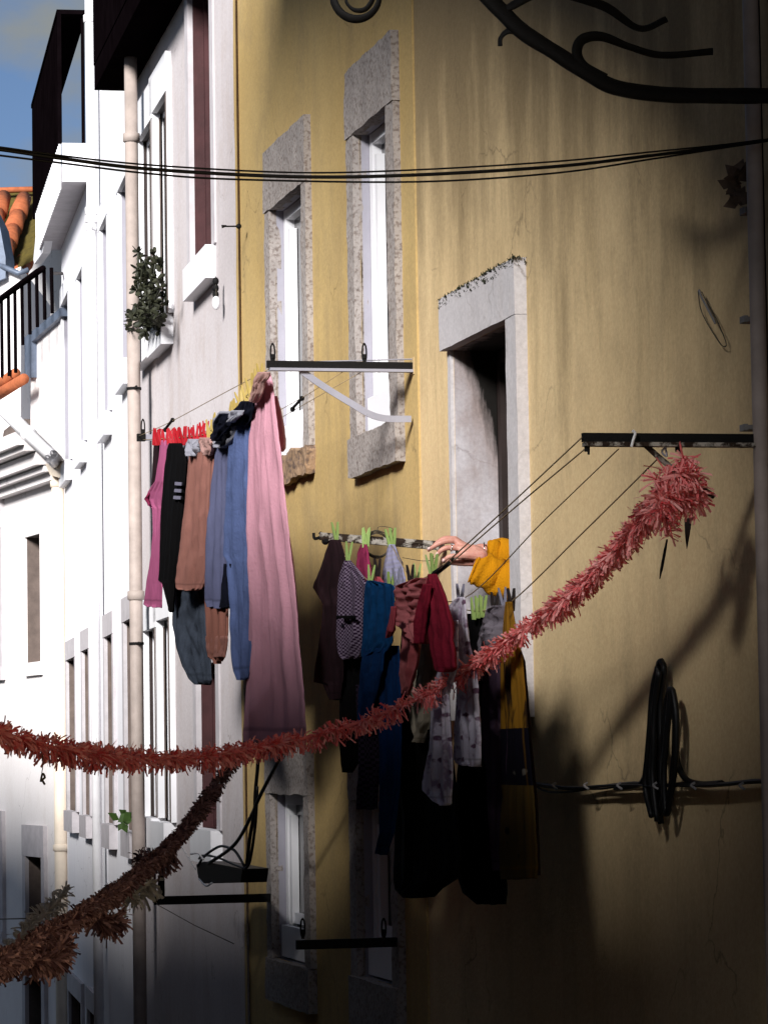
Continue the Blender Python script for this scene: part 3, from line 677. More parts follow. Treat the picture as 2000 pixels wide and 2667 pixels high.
# coil of spare wire on the rusty bracket
q = MB(); c = pQ.w(815, 1176, .02); rad = (pQ.hit(788, 1176)[0] - pQ.hit(843, 1176)[0]) / 2
for k in range(6):
    r_ = rad * random.uniform(.86, 1.04); o = Vector((random.uniform(-.004, .004), 0, random.uniform(-.006, .006))); tl = random.uniform(-.25, .25)
    q.tube([c + o + pQ.d * r_ * math.cos(a) + Z * r_ * math.sin(a) * random.uniform(.97, 1.03) + pQ.n * (.012 * math.sin(a * 2 + k) + tl * r_ * math.sin(a)) for a in [2 * math.pi * j / 26 for j in range(27)]], .0019, 5)
q.tube(spline([c + Z * rad, c + Z * rad * 1.35 - pQ.d * .01, c + Z * rad * 1.2 - pQ.d * .06, c + Z * rad * .6 - pQ.d * .05], 6), .0013, 5)
q.tube(spline([pQ.w(860, 1180, .02), pQ.w(895, 1172, .02), pQ.w(935, 1180, .02), pQ.w(945, 1200, .02), pQ.w(920, 1212, .02), pQ.w(870, 1205, .02)], 6), .0013, 5)
one(q, 'wire_coil', m_linedk, 'coil of thin spare wire tied on the rusty bracket', 'wire coil')

# ------------------------------------------------------------------ pegs
def peg_mesh(name, mat, sc_=1.0):
    q = MB()
    for sgn in (-1, 1):
        pr = [(.0025, -.022), (.0045, .0), (.0085, .030), (.0115, .052)]; wd = [.0035, .0045, .0042, .0022]; b = len(q.v)
        for (x, z), w_ in zip(pr, wd):
            for dx, dy in ((-w_, -.005), (w_, -.005), (w_, .005), (-w_, .005)): q.v.append(Vector(((x * sgn + dx), dy, z)) * sc_)
        for i in range(3):
            for k in range(4): q.f.append((b + i * 4 + k, b + i * 4 + (k + 1) % 4, b + i * 4 + 4 + (k + 1) % 4, b + i * 4 + 4 + k))
        q.f.append((b, b + 3, b + 2, b + 1)); q.f.append((b + 12, b + 13, b + 14, b + 15))
    o = q.build('peg', mat, None, (0, 0, 0)); BASE[o.name] = Vector((0, 0, 0))
    s_ = MB(); s_.tube([Vector((.0085 * math.cos(a), -.006, .004 + .0055 * math.sin(a))) * sc_ for a in [2 * math.pi * k / 10 for k in range(11)]], .0013 * sc_, 5)
    sp = s_.build('spring', m_spring, None, (0, 0, 0)); sp.parent = o
    return o
PROTO = {}
def peg(kind, mat, x, y, n, label, group, tilt=0.0, sc_=1.0, bare=False):
    pos = yel.w(x, y, n)
    if kind not in PROTO:
        o = peg_mesh(kind, mat); PROTO[kind] = o
    else:
        s_ = PROTO[kind]; o = s_.copy(); COL.objects.link(o)
        for c in s_.children:
            if bare: continue
            cc = c.copy(); COL.objects.link(cc); cc.parent = o
    o.location = pos; o.rotation_euler = (random.uniform(-.12, .12), tilt, math.atan2(yel.n.y, yel.n.x) + random.uniform(-.25, .25)); o.scale = (sc_,) * 3
    return tag(o, label, 'peg', group)
for i, x in enumerate((334, 339, 343, 348, 357, 364, 370, 376, 382, 387, 396, 403, 412, 421, 428, 436, 444)):
    y = 951 - 14 * max(0, (x - 385) / 59) ** 1.4
    lb = 'red plastic peg in the crowded row at the far end of the sagging line'
    if x == 334: lb = 'leftmost red peg, next to the bracket end'
    if x == 444: lb = 'rightmost red peg, beside the first yellow pegs'
    peg('r', m_pegr, x, y, nA, lb, 'red pegs on the far line', random.uniform(-.2, .2), random.uniform(.95, 1.15))
yl = [(451, 934), (455, 932), (463, 922), (467, 919), (499, 897), (504, 894), (509, 890), (520, 873), (525, 866), (531, 858), (540, 845), (544, 840), (548, 836), (553, 829), (562, 812)]
for i, (x, y) in enumerate(yl):
    lb = {0: 'yellow peg right beside the red pegs', 14: 'topmost yellow peg holding the pink sheet', 4: 'lower yellow peg over the navy hood'}.get(i, 'yellow plastic peg between the blue trousers and the pink sheet' if i > 6 else 'yellow plastic peg above the pale collar and navy hood')
    peg('y', m_pegy, x, y, nA, lb, 'yellow pegs on the far line', random.uniform(-.25, .25), random.uniform(.95, 1.15))
for x, y, n_, k, mt, lb in (
        (726, 1158, nQ, 'g', m_pegg, 'green peg holding the dark maroon top on the rusty bracket tip'), (752, 1201, nR - .06, 'g', m_pegg, 'green peg on the shoulder of the checked shirt'),
        (787, 1171, nQ * .7, 'g', m_pegg, 'left one of two green pegs on the small pink garment'), (793, 1169, nQ * .68, 'g', m_pegg, 'right one of two green pegs on the small pink garment'),
        (842, 1172, nQ * .5, 'g', m_pegg, 'left of two green pegs on the lilac striped cloth'), (849, 1170, nQ * .48, 'g', m_pegg, 'right of two green pegs on the lilac striped cloth'),
        (800, 1252, nR - .06, 'g', m_pegg, 'green peg at the left corner of the blue top'), (816, 1237, nR - .2, 'd', m_pegd, 'black peg between the pink garment and the lilac cloth'),
        (843, 1268, nR - .06, 'g', m_pegg, 'green peg at the right corner of the blue top'), (858, 1260, nR - .06, 'b', m_pegb, 'grey blue peg on the left end of the red printed shirt'),
        (887, 1253, nR - .1, 'd', m_pegd, 'black peg standing behind the red printed shirt'), (900, 1250, nR - .13, 'g', m_pegg, 'faint green peg behind the red printed shirt'),
        (931, 1232, nR - .05, 'g', m_pegg, 'left green peg under the fingers on the red shirt'), (937, 1230, nR - .055, 'g', m_pegg, 'right green peg under the fingers on the red shirt'),
        (994, 1296, nR - .12, 'b', m_pegb, 'grey peg clipping the floral leggings'), (1024, 1325, nR - .24, 'g', m_pegg, 'leftmost of three green pegs on the black dress'),
        (1033, 1322, nR - .24, 'g', m_pegg, 'middle of three green pegs on the black dress'), (1042, 1320, nR - .24, 'g', m_pegg, 'rightmost of three green pegs on the black dress'),
        (1068, 1314, nR - .24, 'd', m_pegd, 'dark peg on the crumpled grey shirt under the mustard sleeve'), (1088, 1304, nR - .24, 'b', m_pegb, 'small grey peg beside the mustard dress strap'),
        (1106, 1306, nR - .24, 'd', m_pegd, 'dark peg at the top of the printed mustard dress')):
    peg(k, mt, x, y, n_, lb, 'pegs on the wet washing', random.uniform(-.12, .12), 1.0)

# ------------------------------------------------------------------ washing
def garment(name, label, cat, rows, n, mat, fold=.012, nf=4.5, thick=.02, parent=None, fac=None, turn=0.0, seed=0, nx=36, dy=4.0, group='washing on the lines', crumple=.12):
    rows = sorted(rows); fc = fac or yel
    if turn:
        x = (rows[0][1] + rows[0][2]) / 2; o = fc.w(x, rows[0][0], n); a = R(turn)
        d = Vector((fc.d.x * math.cos(a) - fc.d.y * math.sin(a), fc.d.x * math.sin(a) + fc.d.y * math.cos(a)))
        fc = Fac(o[:2], d); n = 0
    ys = []; y = rows[0][0]
    keys = [r[0] for r in rows]
    while y < rows[-1][0]: ys.append(y); y += dy
    ys = sorted(set(ys + keys))
    def lr(y):
        for a, b in zip(rows, rows[1:]):
            if a[0] <= y <= b[0]:
                t = (y - a[0]) / (b[0] - a[0]); return a[1] + (b[1] - a[1]) * t, a[2] + (b[2] - a[2]) * t
        return rows[-1][1:]
    rnd = random.Random(seed + 100); ph = [rnd.uniform(0, 6.28) for _ in range(4)]
    fr, bk, uv, uv2 = [], [], [], []
    y0, y1 = ys[0], ys[-1]
    for y in ys:
        xl, xr = lr(y); t = (y - y0) / (y1 - y0)
        for i in range(nx + 1):
            a = i / nx; x = xl + (xr - xl) * a
            jit = noise.noise(Vector((y * .05, a * 2, seed))) * 1.0
            hem = max(0, (t - .9) / .1) * (5.0 * noise.noise(Vector((a * 2.6, seed * 3.1, 4))) + 1.5 * noise.noise(Vector((a * 9, seed, 7))))
            p = fc.w(x + jit * (1 if i in (0, nx) else 0), y + hem, n)
            amp = fold * (.55 + .75 * min(1, t * 2.0))
            aw = a + .05 * noise.noise(Vector((t * 2.1, seed * 1.7, 3))) + .02 * noise.noise(Vector((t * 6, a * 3, seed)))
            rid = 1 - 2 * abs(math.sin(aw * nf * 3.1416 * (.75 + .45 * aw) + ph[0])) ** .8
            env = .45 + .75 * abs(noise.noise(Vector((a * 2.3, t * 1.1, seed * 4.1))))
            f = amp * (.75 * rid * env + 1.25 * noise.noise(Vector((aw * nf * .9, t * 1.5, seed * 3.7))) + .5 * noise.noise(Vector((aw * nf * 3.2, t * 2.6, seed * 1.3))))
            f += fold * .38 * (1 - 2 * abs(noise.noise(Vector((a * 4.5 + t * 5.0, t * 3.0 - a * 2.0, seed * 2.9)))))
            f += fold * crumple * noise.noise(Vector((a * 9, t * 16, seed * 1.9 + 5)))
            f *= min(1, 6 * min(a, 1 - a) + .3)
            h = thick * .2 * math.sqrt(max(0, 1 - (2 * a - 1) ** 2)) * (.4 + .6 * min(1, t * 5)) + .0015
            fr.append(p + fc.n * (f + h) ); bk.append(p + fc.n * (f - h))
            s_, z_ = fc.hit(x, y, n); uv.append((s_, z_)); uv2.append((a, t))
    mb = MB(); m = len(ys); w_ = nx + 1; N = len(fr)
    mb.v = fr + bk; mb.uv = uv + uv; mb.uv2 = uv2 + uv2
    for j in range(m - 1):
        for i in range(nx):
            a = j * w_ + i
            mb.f.append((a, a + 1, a + w_ + 1, a + w_)); mb.f.append((N + a + w_, N + a + w_ + 1, N + a + 1, N + a))
        a = j * w_; mb.f.append((a, a + w_, N + a + w_, N + a)); a += nx; mb.f.append((a + w_, a, N + a, N + a + w_))
    for i in range(nx):
        mb.f.append((i + 1, i, N + i, N + i + 1)); a = (m - 1) * w_ + i; mb.f.append((a, a + 1, N + a + 1, N + a))
    if parent is not None:
        return part(mb, name, mat, parent, True)
    c = sum(fr, Vector()) / N
    o = tag(mb.build(name, mat, None, (c.x, c.y, min(p.z for p in fr)), True), label, cat, group)
    return o

c_pink = cloth('pink_terry', (.74, .38, .47), .18, bump=.25); c_tee = cloth('hot_pink_jersey', (.50, .13, .27), .22); c_black = cloth('black_jersey', (.004,.0035,.004), .3)
c_maroon = cloth('maroon_black_knit', (.030, .014, .018), .6); c_grey = cloth('light_grey_jersey', (.22, .215, .25), .2); c_salmon = cloth('salmon_jersey', (.40, .18, .145), .2)
c_salmon2 = cloth('salmon_twill', (.38, .16, .12), .3); c_denim = cloth('grey_denim', (.065, .08, .11), .45, bump=.35); c_sweat = cloth('slate_blue_fleece', (.15, .16, .28), .3)
c_lblue = cloth('pale_blue_cotton', (.13, .18, .38), .28, bump=.3); c_navy = cloth('navy_cotton', (.008,.009,.02), .4); c_offw = cloth('off_white_cotton', (.36, .36, .42), .15); c_peach = cloth('peach_cotton', (.50, .30, .27), .2)
c_check = cloth('purple_check', (.26, .20, .28), .15, pattern=pat_check((.03, .012, .035), 150)); c_check2 = cloth('dark_check', (.05, .03, .06), .15, pattern=pat_check((.006, .004, .01), 100))
c_blue = cloth('blue_knit', (.004, .055, .17), .4, bump=.3); c_blue2 = cloth('blue_trouser', (.004, .035, .13), .5, bump=.3)
c_rose = cloth('rose_print', (.50, .15, .16), .3, pattern=pat_spots((.10, .015, .025), 6, .13, (.36, .08, .09))); c_red = cloth('crimson_jersey', (.30, .018, .042), .4, bump=.3)
c_magenta = cloth('magenta_cotton', (.28, .03, .09), .4); c_coral = cloth('coral_cotton', (.42, .07, .09), .2); c_lilac = cloth('lilac_stripe', (.28, .27, .36), .15, pattern=pat_stripe((.28, .27, .40), 110))
c_floral = cloth('lilac_floral', (.72, .68, .80), .15, pattern=pat_spots((.17, .09, .15), 27, .30, (.36, .28, .40)), bump=.3)
c_cream = cloth('cream_frill', (.40, .35, .27), .4); c_crump = cloth('crumpled_grey', (.26, .23, .27), .3, bump=.4); c_purp = cloth('purple_print', (.06, .035, .06), .4, pattern=pat_spots((.40, .27, .38), 6, .2))
def pat_dress(t, b):
    g = t.new('ShaderNodeNewGeometry'); z = t.new('ShaderNodeSeparateXYZ'); t.link(g.outputs['Position'], z.inputs[0])
    zz = z.outputs['Z']
    r1 = t.mathn('GREATER_THAN', zz, DZ[0]); r2 = t.mathn('GREATER_THAN', zz, DZ[1])
    lo = t.mix(r2, (.11, .07, .02), (.007, .006, .013))
    v = t.new('ShaderNodeTexVoronoi'); v.inputs['Scale'].default_value = 15; t.link(t.uv((.5, 1, 1)), v.inputs['Vector'])
    lf = t.ramp(t.mathn('ADD', v.outputs['Distance'], t.mathn('MULTIPLY', t.noise(t.uv(), 30, 3), .3)), [(.28, 1.), (.34, 0.)])
    lo = t.mix(t.mathn('MULTIPLY', lf, .9), lo, t.mix(r2, (.012, .009, .005), (.20, .18, .15)))
    tw = t.noise(t.uv((5, .9, 1)), 3.2, 4, .6)
    hi = t.mix(t.ramp(tw, [(.52, 0.), (.58, 1.)]), (.30, .145, .015), (.03, .016, .008))
    return t.mix(r1, lo, hi)
DZ = [yel.hit(1110, 1575, .3)[1], yel.hit(1110, 1695, .3)[1]]
c_dress = cloth('mustard_print', (.5, .25, .02), .1, pattern=pat_dress)
c_dress2 = cloth('black_dress_border', (.03, .014, .012), .3, pattern=pat_spots((.42, .18, .13), 9, .12))

G = garment
n0 = nA
G('vest', 'dark vest mostly hidden at the far left end of the washing', 'vest', [(955, 333, 346), (990, 331, 345), (1030, 329, 342), (1048, 328, 339)], n0 - .03, c_maroon, .004, 2, .01, seed=1)
t_ = G('t_shirt', 'bright pink t-shirt hanging by its hem next to the black one', 't-shirt', [(951, 349, 362), (962, 346, 366), (985, 344, 365), (1040, 335, 364), (1062, 320, 361), (1078, 315, 360), (1092, 320, 359), (1098, 329, 358), (1150, 330, 356), (1200, 325, 355), (1260, 315, 352), (1306, 309, 351), (1312, 318, 350)], n0 + .0, c_tee, .009, 3, .03, seed=2)
q = MB(); q.tube([yel.w(322, 1066, n0 + .01), yel.w(317, 1078, n0 + .012), yel.w(323, 1090, n0 + .012)], [.006, .013, .005], 8); part(q, 'sleeve_opening', c_magenta, t_, True)
t_ = G('t_shirt', 'black t-shirt with three pale stripes on its sleeve', 't-shirt', [(957, 366, 392), (972, 362, 398), (1000, 358, 404), (1100, 351, 396), (1200, 346, 388), (1254, 343, 380), (1258, 350, 378), (1310, 363, 373), (1322, 366, 372)], n0 + .01, c_black, .008, 3, .03, seed=3)
for k, (x0, x1, y) in enumerate(((378, 392, 1041), (377, 391, 1056), (375, 390, 1071))):
    q = MB(); q.prism(yel, [(x0, y), (x1, y + 1), (x1 - 1, y + 8), (x0 - 1, y + 7)], n0 + .03, n0 + .034); part(q, 'stripe', c_tee if 0 else c_lilac, t_)
G('tank_top', 'pale grey top showing as a strip between the black and salmon shirts', 'top', [(955, 396, 424), (985, 392, 420), (1050, 393, 410), (1150, 388, 405), (1262, 380, 398)], n0 - .01, c_grey, .006, 2, .015, seed=4)
G('collar_cloth', 'crumpled off-white cloth bunched under the red pegs', 'cloth', [(948, 404, 436), (962, 406, 440), (975, 411, 436), (984, 420, 432)], n0 + .035, c_offw, .02, 4, .03, seed=5)
t_ = G('t_shirt', 'salmon t-shirt with long folds above the grey denim legs', 't-shirt', [(958, 416, 462), (975, 410, 461), (1000, 407, 462), (1100, 397, 459), (1200, 386, 456), (1250, 381, 446), (1272, 384, 437), (1276, 392, 428)], n0 + .03, c_salmon, .012, 3.5, .03, seed=6)
q = G('hem_fold', None, None, [(945, 432, 458), (955, 428, 462), (972, 434, 458), (982, 440, 454)], n0 + .055, c_peach, .018, 3, .03, parent=t_, seed=7)
G('trousers', 'crumpled grey denim trousers hanging below the salmon t-shirt', 'trousers', [(990, 392, 436), (1200, 384, 444), (1280, 373, 441), (1350, 370, 442), (1400, 379, 446), (1440, 391, 452), (1468, 405, 456), (1478, 414, 452)], n0 - .045, c_denim, .018, 2.5, .05, seed=8, crumple=.9)
t_ = G('trousers', 'salmon pink trousers with a turned up cuff', 'trousers', [(962, 448, 478), (1000, 450, 477), (1150, 447, 484), (1250, 445, 490), (1300, 444, 492), (1370, 447, 491), (1410, 449, 488), (1420, 451, 486), (1431, 468, 478)], n0 + .015, c_salmon2, .010, 3, .04, seed=9)
q = G('cuff', None, None, [(1374, 446, 492), (1380, 445, 492), (1420, 450, 487)], n0 + .02, c_salmon, .006, 2, .045, parent=t_, seed=10)
t_ = G('hooded_sweatshirt', 'slate blue hooded top with a bunched navy hood', 'sweatshirt', [(905, 468, 515), (940, 466, 512), (970, 464, 506), (1000, 463, 503), (1100, 459, 500), (1200, 452, 500), (1300, 450, 498), (1314, 455, 496)], n0 + .03, c_sweat, .012, 3.5, .04, seed=11)
q = G('hood', None, None, [(888, 480, 512), (905, 466, 520), (930, 460, 516), (952, 459, 503), (962, 466, 495), (967, 474, 488)], n0 + .06, c_offw, .022, 3, .05, parent=t_, seed=12)
q = G('hood_lining', None, None, [(893, 476, 506), (915, 463, 500), (940, 460, 484), (950, 461, 478)], n0 + .092, c_navy, .02, 2.5, .02, parent=t_, seed=13)
q = G('sleeve_cuff', None, None, [(1218, 484, 500), (1240, 482, 500), (1262, 478, 499), (1295, 478, 498), (1312, 474, 498)], n0 + .052, c_navy, .006, 1.5, .02, parent=t_, seed=14)
t_ = G('trousers', 'long pale blue cotton trousers left of the pink sheet', 'trousers', [(868, 520, 546), (900, 503, 546), (950, 497, 547), (1000, 492, 550), (1100, 487, 552), (1200, 484, 552), (1212, 492, 550), (1300, 500, 548), (1400, 502, 545), (1450, 508, 541), (1468, 516, 536)], n0 + .05, c_lblue, .014, 2.6, .05, seed=15, crumple=.45)
q = G('waistband', None, None, [(866, 522, 552), (885, 512, 549), (905, 500, 541), (920, 497, 530)], n0 + .075, c_navy, .014, 3, .03, parent=t_, seed=16)
G('waist_cloth', 'crumpled white and navy cloth pegged under the yellow pegs', 'cloth', [(886, 500, 528), (896, 494, 526), (906, 493, 514), (912, 495, 508)], n0 + .1, c_offw, .014, 3, .03, seed=17)
t_ = G('bath_sheet', 'long pink towelling sheet, largest piece on the far line', 'bath sheet', [(806, 566, 584), (830, 560, 590), (850, 556, 592), (880, 548, 595), (950, 541, 603), (1000, 540, 609), (1100, 540, 619), (1200, 541, 630), (1300, 539, 639), (1400, 535, 648), (1500, 530, 656), (1585, 523, 661), (1610, 524, 660)], n0 + .04, c_pink, .02, 3.2, .05, seed=18, nx=64)
q = G('sleeve', None, None, [(855, 586, 598), (900, 592, 606), (950, 598, 613), (968, 600, 612), (975, 600, 607)], n0 - .02, c_pink, .008, 1.5, .04, parent=t_, seed=19)
q = G('bunched_edge', None, None, [(803, 560, 584), (815, 553, 580), (826, 552, 572), (850, 543, 566), (868, 541, 556)], n0 + .085, c_peach, .016, 3, .03, parent=t_, seed=20)

n1 = nR - .06
G('t_shirt', 'dark maroon t-shirt at the far tip of the rusty bracket', 't-shirt', [(1166, 714, 733), (1190, 706, 742), (1230, 692, 748), (1258, 680, 750), (1270, 677, 751), (1290, 690, 750), (1306, 699, 750), (1350, 697, 748), (1400, 691, 745), (1440, 684, 742), (1474, 680, 740), (1478, 700, 738), (1512, 714, 735)], nQ, c_maroon, .012, 3, .035, seed=21)
t_ = G('shirt', 'purple and white checked shirt beside the blue top', 'shirt', [(1211, 746, 759), (1225, 740, 770), (1245, 734, 786), (1270, 730, 796), (1330, 728, 792), (1378, 728, 788), (1400, 730, 782), (1418, 736, 774), (1424, 744, 766)], n1 + .02, c_check, .010, 2.5, .04, seed=22)
q = G('cuff', None, None, [(1330, 727, 768), (1334, 727, 768), (1338, 727, 767)], n1 + .045, c_black, .003, 2, .02, parent=t_, seed=23, dy=2)
G('trousers', 'black trousers hanging below the checked shirt', 'trousers', [(1390, 738, 790), (1500, 738, 786), (1600, 737, 778), (1645, 739, 775), (1667, 742, 760)], n1 - .02, c_black, .010, 3, .04, seed=24)
G('trousers', 'dark checked trousers hanging below the garland under the blue trousers', 'trousers', [(1480, 770, 832), (1560, 776, 832), (1650, 779, 824), (1700, 777, 817), (1750, 775, 814)], n1 - .0, c_check2, .010, 3, .04, seed=25)
G('underpants', 'small magenta garment on the inner line above the checked shirt', 'garment', [(1176, 781, 793), (1195, 773, 797), (1225, 771, 802), (1262, 776, 806)], nQ * .7, c_magenta, .010, 2.5, .02, seed=26)
G('cloth', 'lilac striped cloth catching sun on its shoulder', 'cloth', [(1176, 841, 853), (1190, 836, 858), (1215, 831, 868), (1250, 827, 876), (1290, 826, 876)], nQ * .5, c_lilac, .012, 2.5, .025, seed=27)
G('cloth', 'coral red cloth peeping between the pink garment and blue top', 'cloth', [(1246, 812, 821), (1258, 808, 829), (1280, 806, 838)], nR - .2, c_coral, .006, 2, .02, seed=28)
G('knit_top', 'vivid blue ribbed top with a curved lower hem', 'top', [(1254, 794, 806), (1262, 791, 846), (1268, 790, 852), (1300, 788, 852), (1350, 785, 850), (1390, 782, 848), (1408, 780, 836), (1420, 780, 806)], n1 + .05, c_blue, .010, 3.2, .03, seed=29)
t_ = G('trousers', 'deep blue trousers below the ribbed blue top', 'trousers', [(1395, 790, 862), (1440, 792, 864), (1500, 812, 866), (1600, 820, 866), (1700, 824, 862), (1800, 822, 852), (1846, 819, 836)], n1 + .02, c_blue2, .012, 3, .05, seed=30)
q = G('leg', None, None, [(1400, 786, 832), (1450, 779, 828), (1500, 774, 816), (1540, 770, 802), (1560, 774, 796)], n1 + .05, c_blue2, .010, 2, .05, parent=t_, seed=31)
t_ = G('shirt', 'dusty red printed shirt with blotches and hanging crimson sleeve', 'shirt', [(1248, 902, 944), (1256, 880, 948), (1266, 856, 950), (1280, 849, 950), (1320, 847, 948), (1345, 850, 944), (1360, 868, 936), (1372, 884, 926), (1390, 898, 920)], n1 + .08, c_rose, .020, 2.5, .05, seed=32, crumple=.8)
q = G('sleeve', None, None, [(1240, 928, 942), (1256, 925, 950), (1290, 921, 962), (1340, 924, 973), (1380, 930, 979), (1420, 940, 984), (1445, 946, 985), (1452, 956, 980)], n1 + .1, c_red, .012, 2.5, .06, parent=t_, seed=33)
q = G('sleeve', None, None, [(1262, 916, 932), (1300, 906, 928), (1350, 898, 920), (1390, 900, 914)], n1 + .12, c_red, .008, 2, .04, parent=t_, seed=34)
q = G('shirt_tail', None, None, [(1340, 866, 905), (1400, 870, 902), (1440, 868, 896), (1480, 866, 888), (1500, 868, 880)], n1 + .04, c_rose, .012, 2, .03, parent=t_, seed=35)
G('scarf', 'narrow printed scarf end beside the red printed shirt', 'scarf', [(1310, 846, 856), (1340, 842, 853), (1365, 836, 850), (1376, 834, 842)], n1 + .13, c_coral, .006, 1.5, .015, seed=36)
G('dress', 'long black dress behind the red printed shirt', 'dress', [(1262, 900, 940), (1330, 872, 955), (1400, 866, 965), (1500, 862, 970), (1700, 856, 985), (1850, 850, 992), (1900, 849, 985), (1922, 852, 950), (1940, 870, 930)], n1 - .06, c_black, .016, 4, .05, seed=37)
G('dress', 'black dress held by three green pegs beside the floral leggings', 'dress', [(1326, 1009, 1050), (1345, 1006, 1056), (1500, 1000, 1075), (1700, 985, 1084), (1880, 984, 1092), (1930, 1000, 1094), (1955, 1030, 1090)], nR - .26, c_black, .014, 3.5, .04, seed=38)
t_ = G('leggings', 'lilac floral leggings with a long hanging leg', 'leggings', [(1290, 992, 1003), (1300, 980, 1005), (1314, 968, 1006), (1350, 974, 1008), (1390, 981, 1014), (1445, 986, 1028), (1480, 989, 1033), (1560, 987, 1037), (1600, 986, 1040), (1640, 984, 1041), (1650, 990, 1040), (1656, 1004, 1036)], nR - .08, c_floral, .012, 2.6, .05, seed=39)
q = G('leg', None, None, [(1340, 972, 990), (1440, 950, 985), (1500, 931, 966), (1560, 931, 970), (1620, 927, 975), (1690, 911, 976), (1708, 912, 975), (1732, 936, 973), (1740, 952, 972)], nR - .015, c_floral, .012, 2.4, .05, parent=t_, seed=40)
G('frill_top', 'small cream frilled garment under the coral garland', 'top', [(1380, 890, 950), (1480, 884, 952), (1520, 882, 946), (1560, 886, 935), (1585, 894, 922), (1605, 904, 914)], nR - .1, c_cream, .02, 3, .04, seed=41)
G('shirt', 'crumpled grey lilac shirt under the mustard sleeve', 'shirt', [(1308, 1070, 1092), (1320, 1052, 1094), (1340, 1044, 1093), (1370, 1036, 1092), (1400, 1031, 1090), (1440, 1032, 1088), (1480, 1040, 1086)], nR - .22, c_crump, .018, 3, .04, seed=42, crumple=.9)
G('blouse', 'dark purple blouse with large pale petals left of the mustard dress', 'blouse', [(1400, 1050, 1090), (1500, 1044, 1092), (1600, 1042, 1094), (1700, 1054, 1090), (1800, 1064, 1086), (1880, 1070, 1084)], nR - .2, c_purp, .012, 2.5, .03, seed=43)
t_ = G('dress', 'mustard printed dress with leaf pattern, nearest the right jamb', 'dress', [(1300, 1093, 1104), (1330, 1090, 1108), (1380, 1086, 1116), (1420, 1083, 1128), (1500, 1082, 1134), (1600, 1082, 1142), (1700, 1083, 1152), (1800, 1082, 1158), (1880, 1082, 1162), (1900, 1084, 1160)], nR - .2, c_dress, .012, 3, .04, seed=44)
q = G('border_panel', None, None, [(1395, 1112, 1122), (1430, 1118, 1134), (1500, 1122, 1139), (1600, 1128, 1147), (1700, 1134, 1157), (1800, 1142, 1163), (1890, 1148, 1166)], nR - .23, c_dress2, .006, 1.5, .03, parent=t_, seed=45)

# ------------------------------------------------------------------ paper garlands
def garland(name, label, pts, rad, mat, per_m, group, tails=(), sw=.0033):
    rnd = random.Random(len(pts) * 13 + int(rad * 1000))
    base = pts[len(pts) // 2]; b0 = P(*base) if len(base) == 3 else base
    g = thing(name, label, 'garland', b0, group)
    fr, cd = MB(), MB()
    for seg in [(pts, rad)] + list(tails):
        path, R_ = seg
        sp = spline([P(*c) if not isinstance(c, Vector) else c for c in path], 14)
        cd.tube(sp, R_ * .16, 6)
        L = [0]
        for a, b in zip(sp, sp[1:]): L.append(L[-1] + (b - a).length)
        for _ in range(int(L[-1] * per_m)):
            d = rnd.random() * L[-1]; k = 0
            while L[k + 1] < d: k += 1
            t = (d - L[k]) / max(1e-6, L[k + 1] - L[k]); c = sp[k].lerp(sp[k + 1], t); tg = (sp[k + 1] - sp[k]).normalized()
            u = tg.orthogonal().normalized(); v = tg.cross(u); a = rnd.random() * 6.283
            out = (u * math.cos(a) + v * math.sin(a) + tg * rnd.gauss(.0, .45)).normalized()
            if noise.noise(c * 16 + Vector((a * .4, 3, 1))) > .33: continue
            clump = 1 + .30 * noise.noise(c * 9) + .18 * noise.noise(c * 31)
            ln = R_ * rnd.uniform(.72, 1.12) * clump * (1.15 if rnd.random() < .05 else 1); w_ = sw * rnd.uniform(.7, 1.3)
            sd = out.cross(Vector((rnd.gauss(0, 1), rnd.gauss(0, 1), rnd.gauss(0, 1)))).normalized()
            nm = out.cross(sd); cv = rnd.gauss(0, .38) * ln; tw = rnd.gauss(0, 1.0)
            vs = []
            for i in range(4):
                q_ = i / 3; m = c + out * ln * q_ + nm * cv * q_ * q_ - Z * ln * .24 * q_ * q_
                s2 = (sd * math.cos(tw * q_) + nm * math.sin(tw * q_)) * w_ * (.45 + .75 * q_ if i < 3 else .95)
                vs += [m - s2, m + s2]
            fr.add(vs, [(0, 1, 3, 2), (2, 3, 5, 4), (4, 5, 7, 6)])
    part(cd, 'cord', mat, g); part(fr, 'fringe', mat, g)
    return g
g1 = [(-420, 1440, 8.5), (-180, 1530, 8.8), (0, 1582, 9.1), (130, 1618, 9.4), (300, 1636, 9.75), (430, 1636, 10.0), (560, 1615, 10.2), (700, 1585, 10.3), (840, 1537, 10.3), (980, 1470, 10.25), (1100, 1382, 10.05), (1210, 1305, 9.75), (1300, 1222, 9.4), (1390, 1118, 9.05), (1450, 1048, 8.85), (1490, 1010, 8.8)]
k1 = ([(1415, 1040, 8.78), (1450, 1030, 8.76), (1490, 1025, 8.78), (1512, 1060, 8.8), (1490, 1085, 8.8), (1450, 1072, 8.76), (1420, 1090, 8.76), (1436, 1120, 8.78)], .050)
k2 = ([(1475, 1003, 8.8), (1480, 985, 8.8)], .052); k3 = ([(1430, 1095, 8.76), (1442, 1130, 8.78), (1440, 1160, 8.78)], .036)
garland('paper_garland', 'long coral paper garland swagged across the whole view from the right bracket', g1, .040, m_paper, 1900, None, [k1, k2, k3])
g2 = [(560, 1600, 11.4), (500, 1650, 11.2), (455, 1715, 10.9), (400, 1790, 10.4), (340, 1850, 9.8), (270, 1910, 9.0), (190, 1965, 8.1), (100, 2020, 7.2), (20, 2070, 6.5), (-120, 2130, 5.7)]
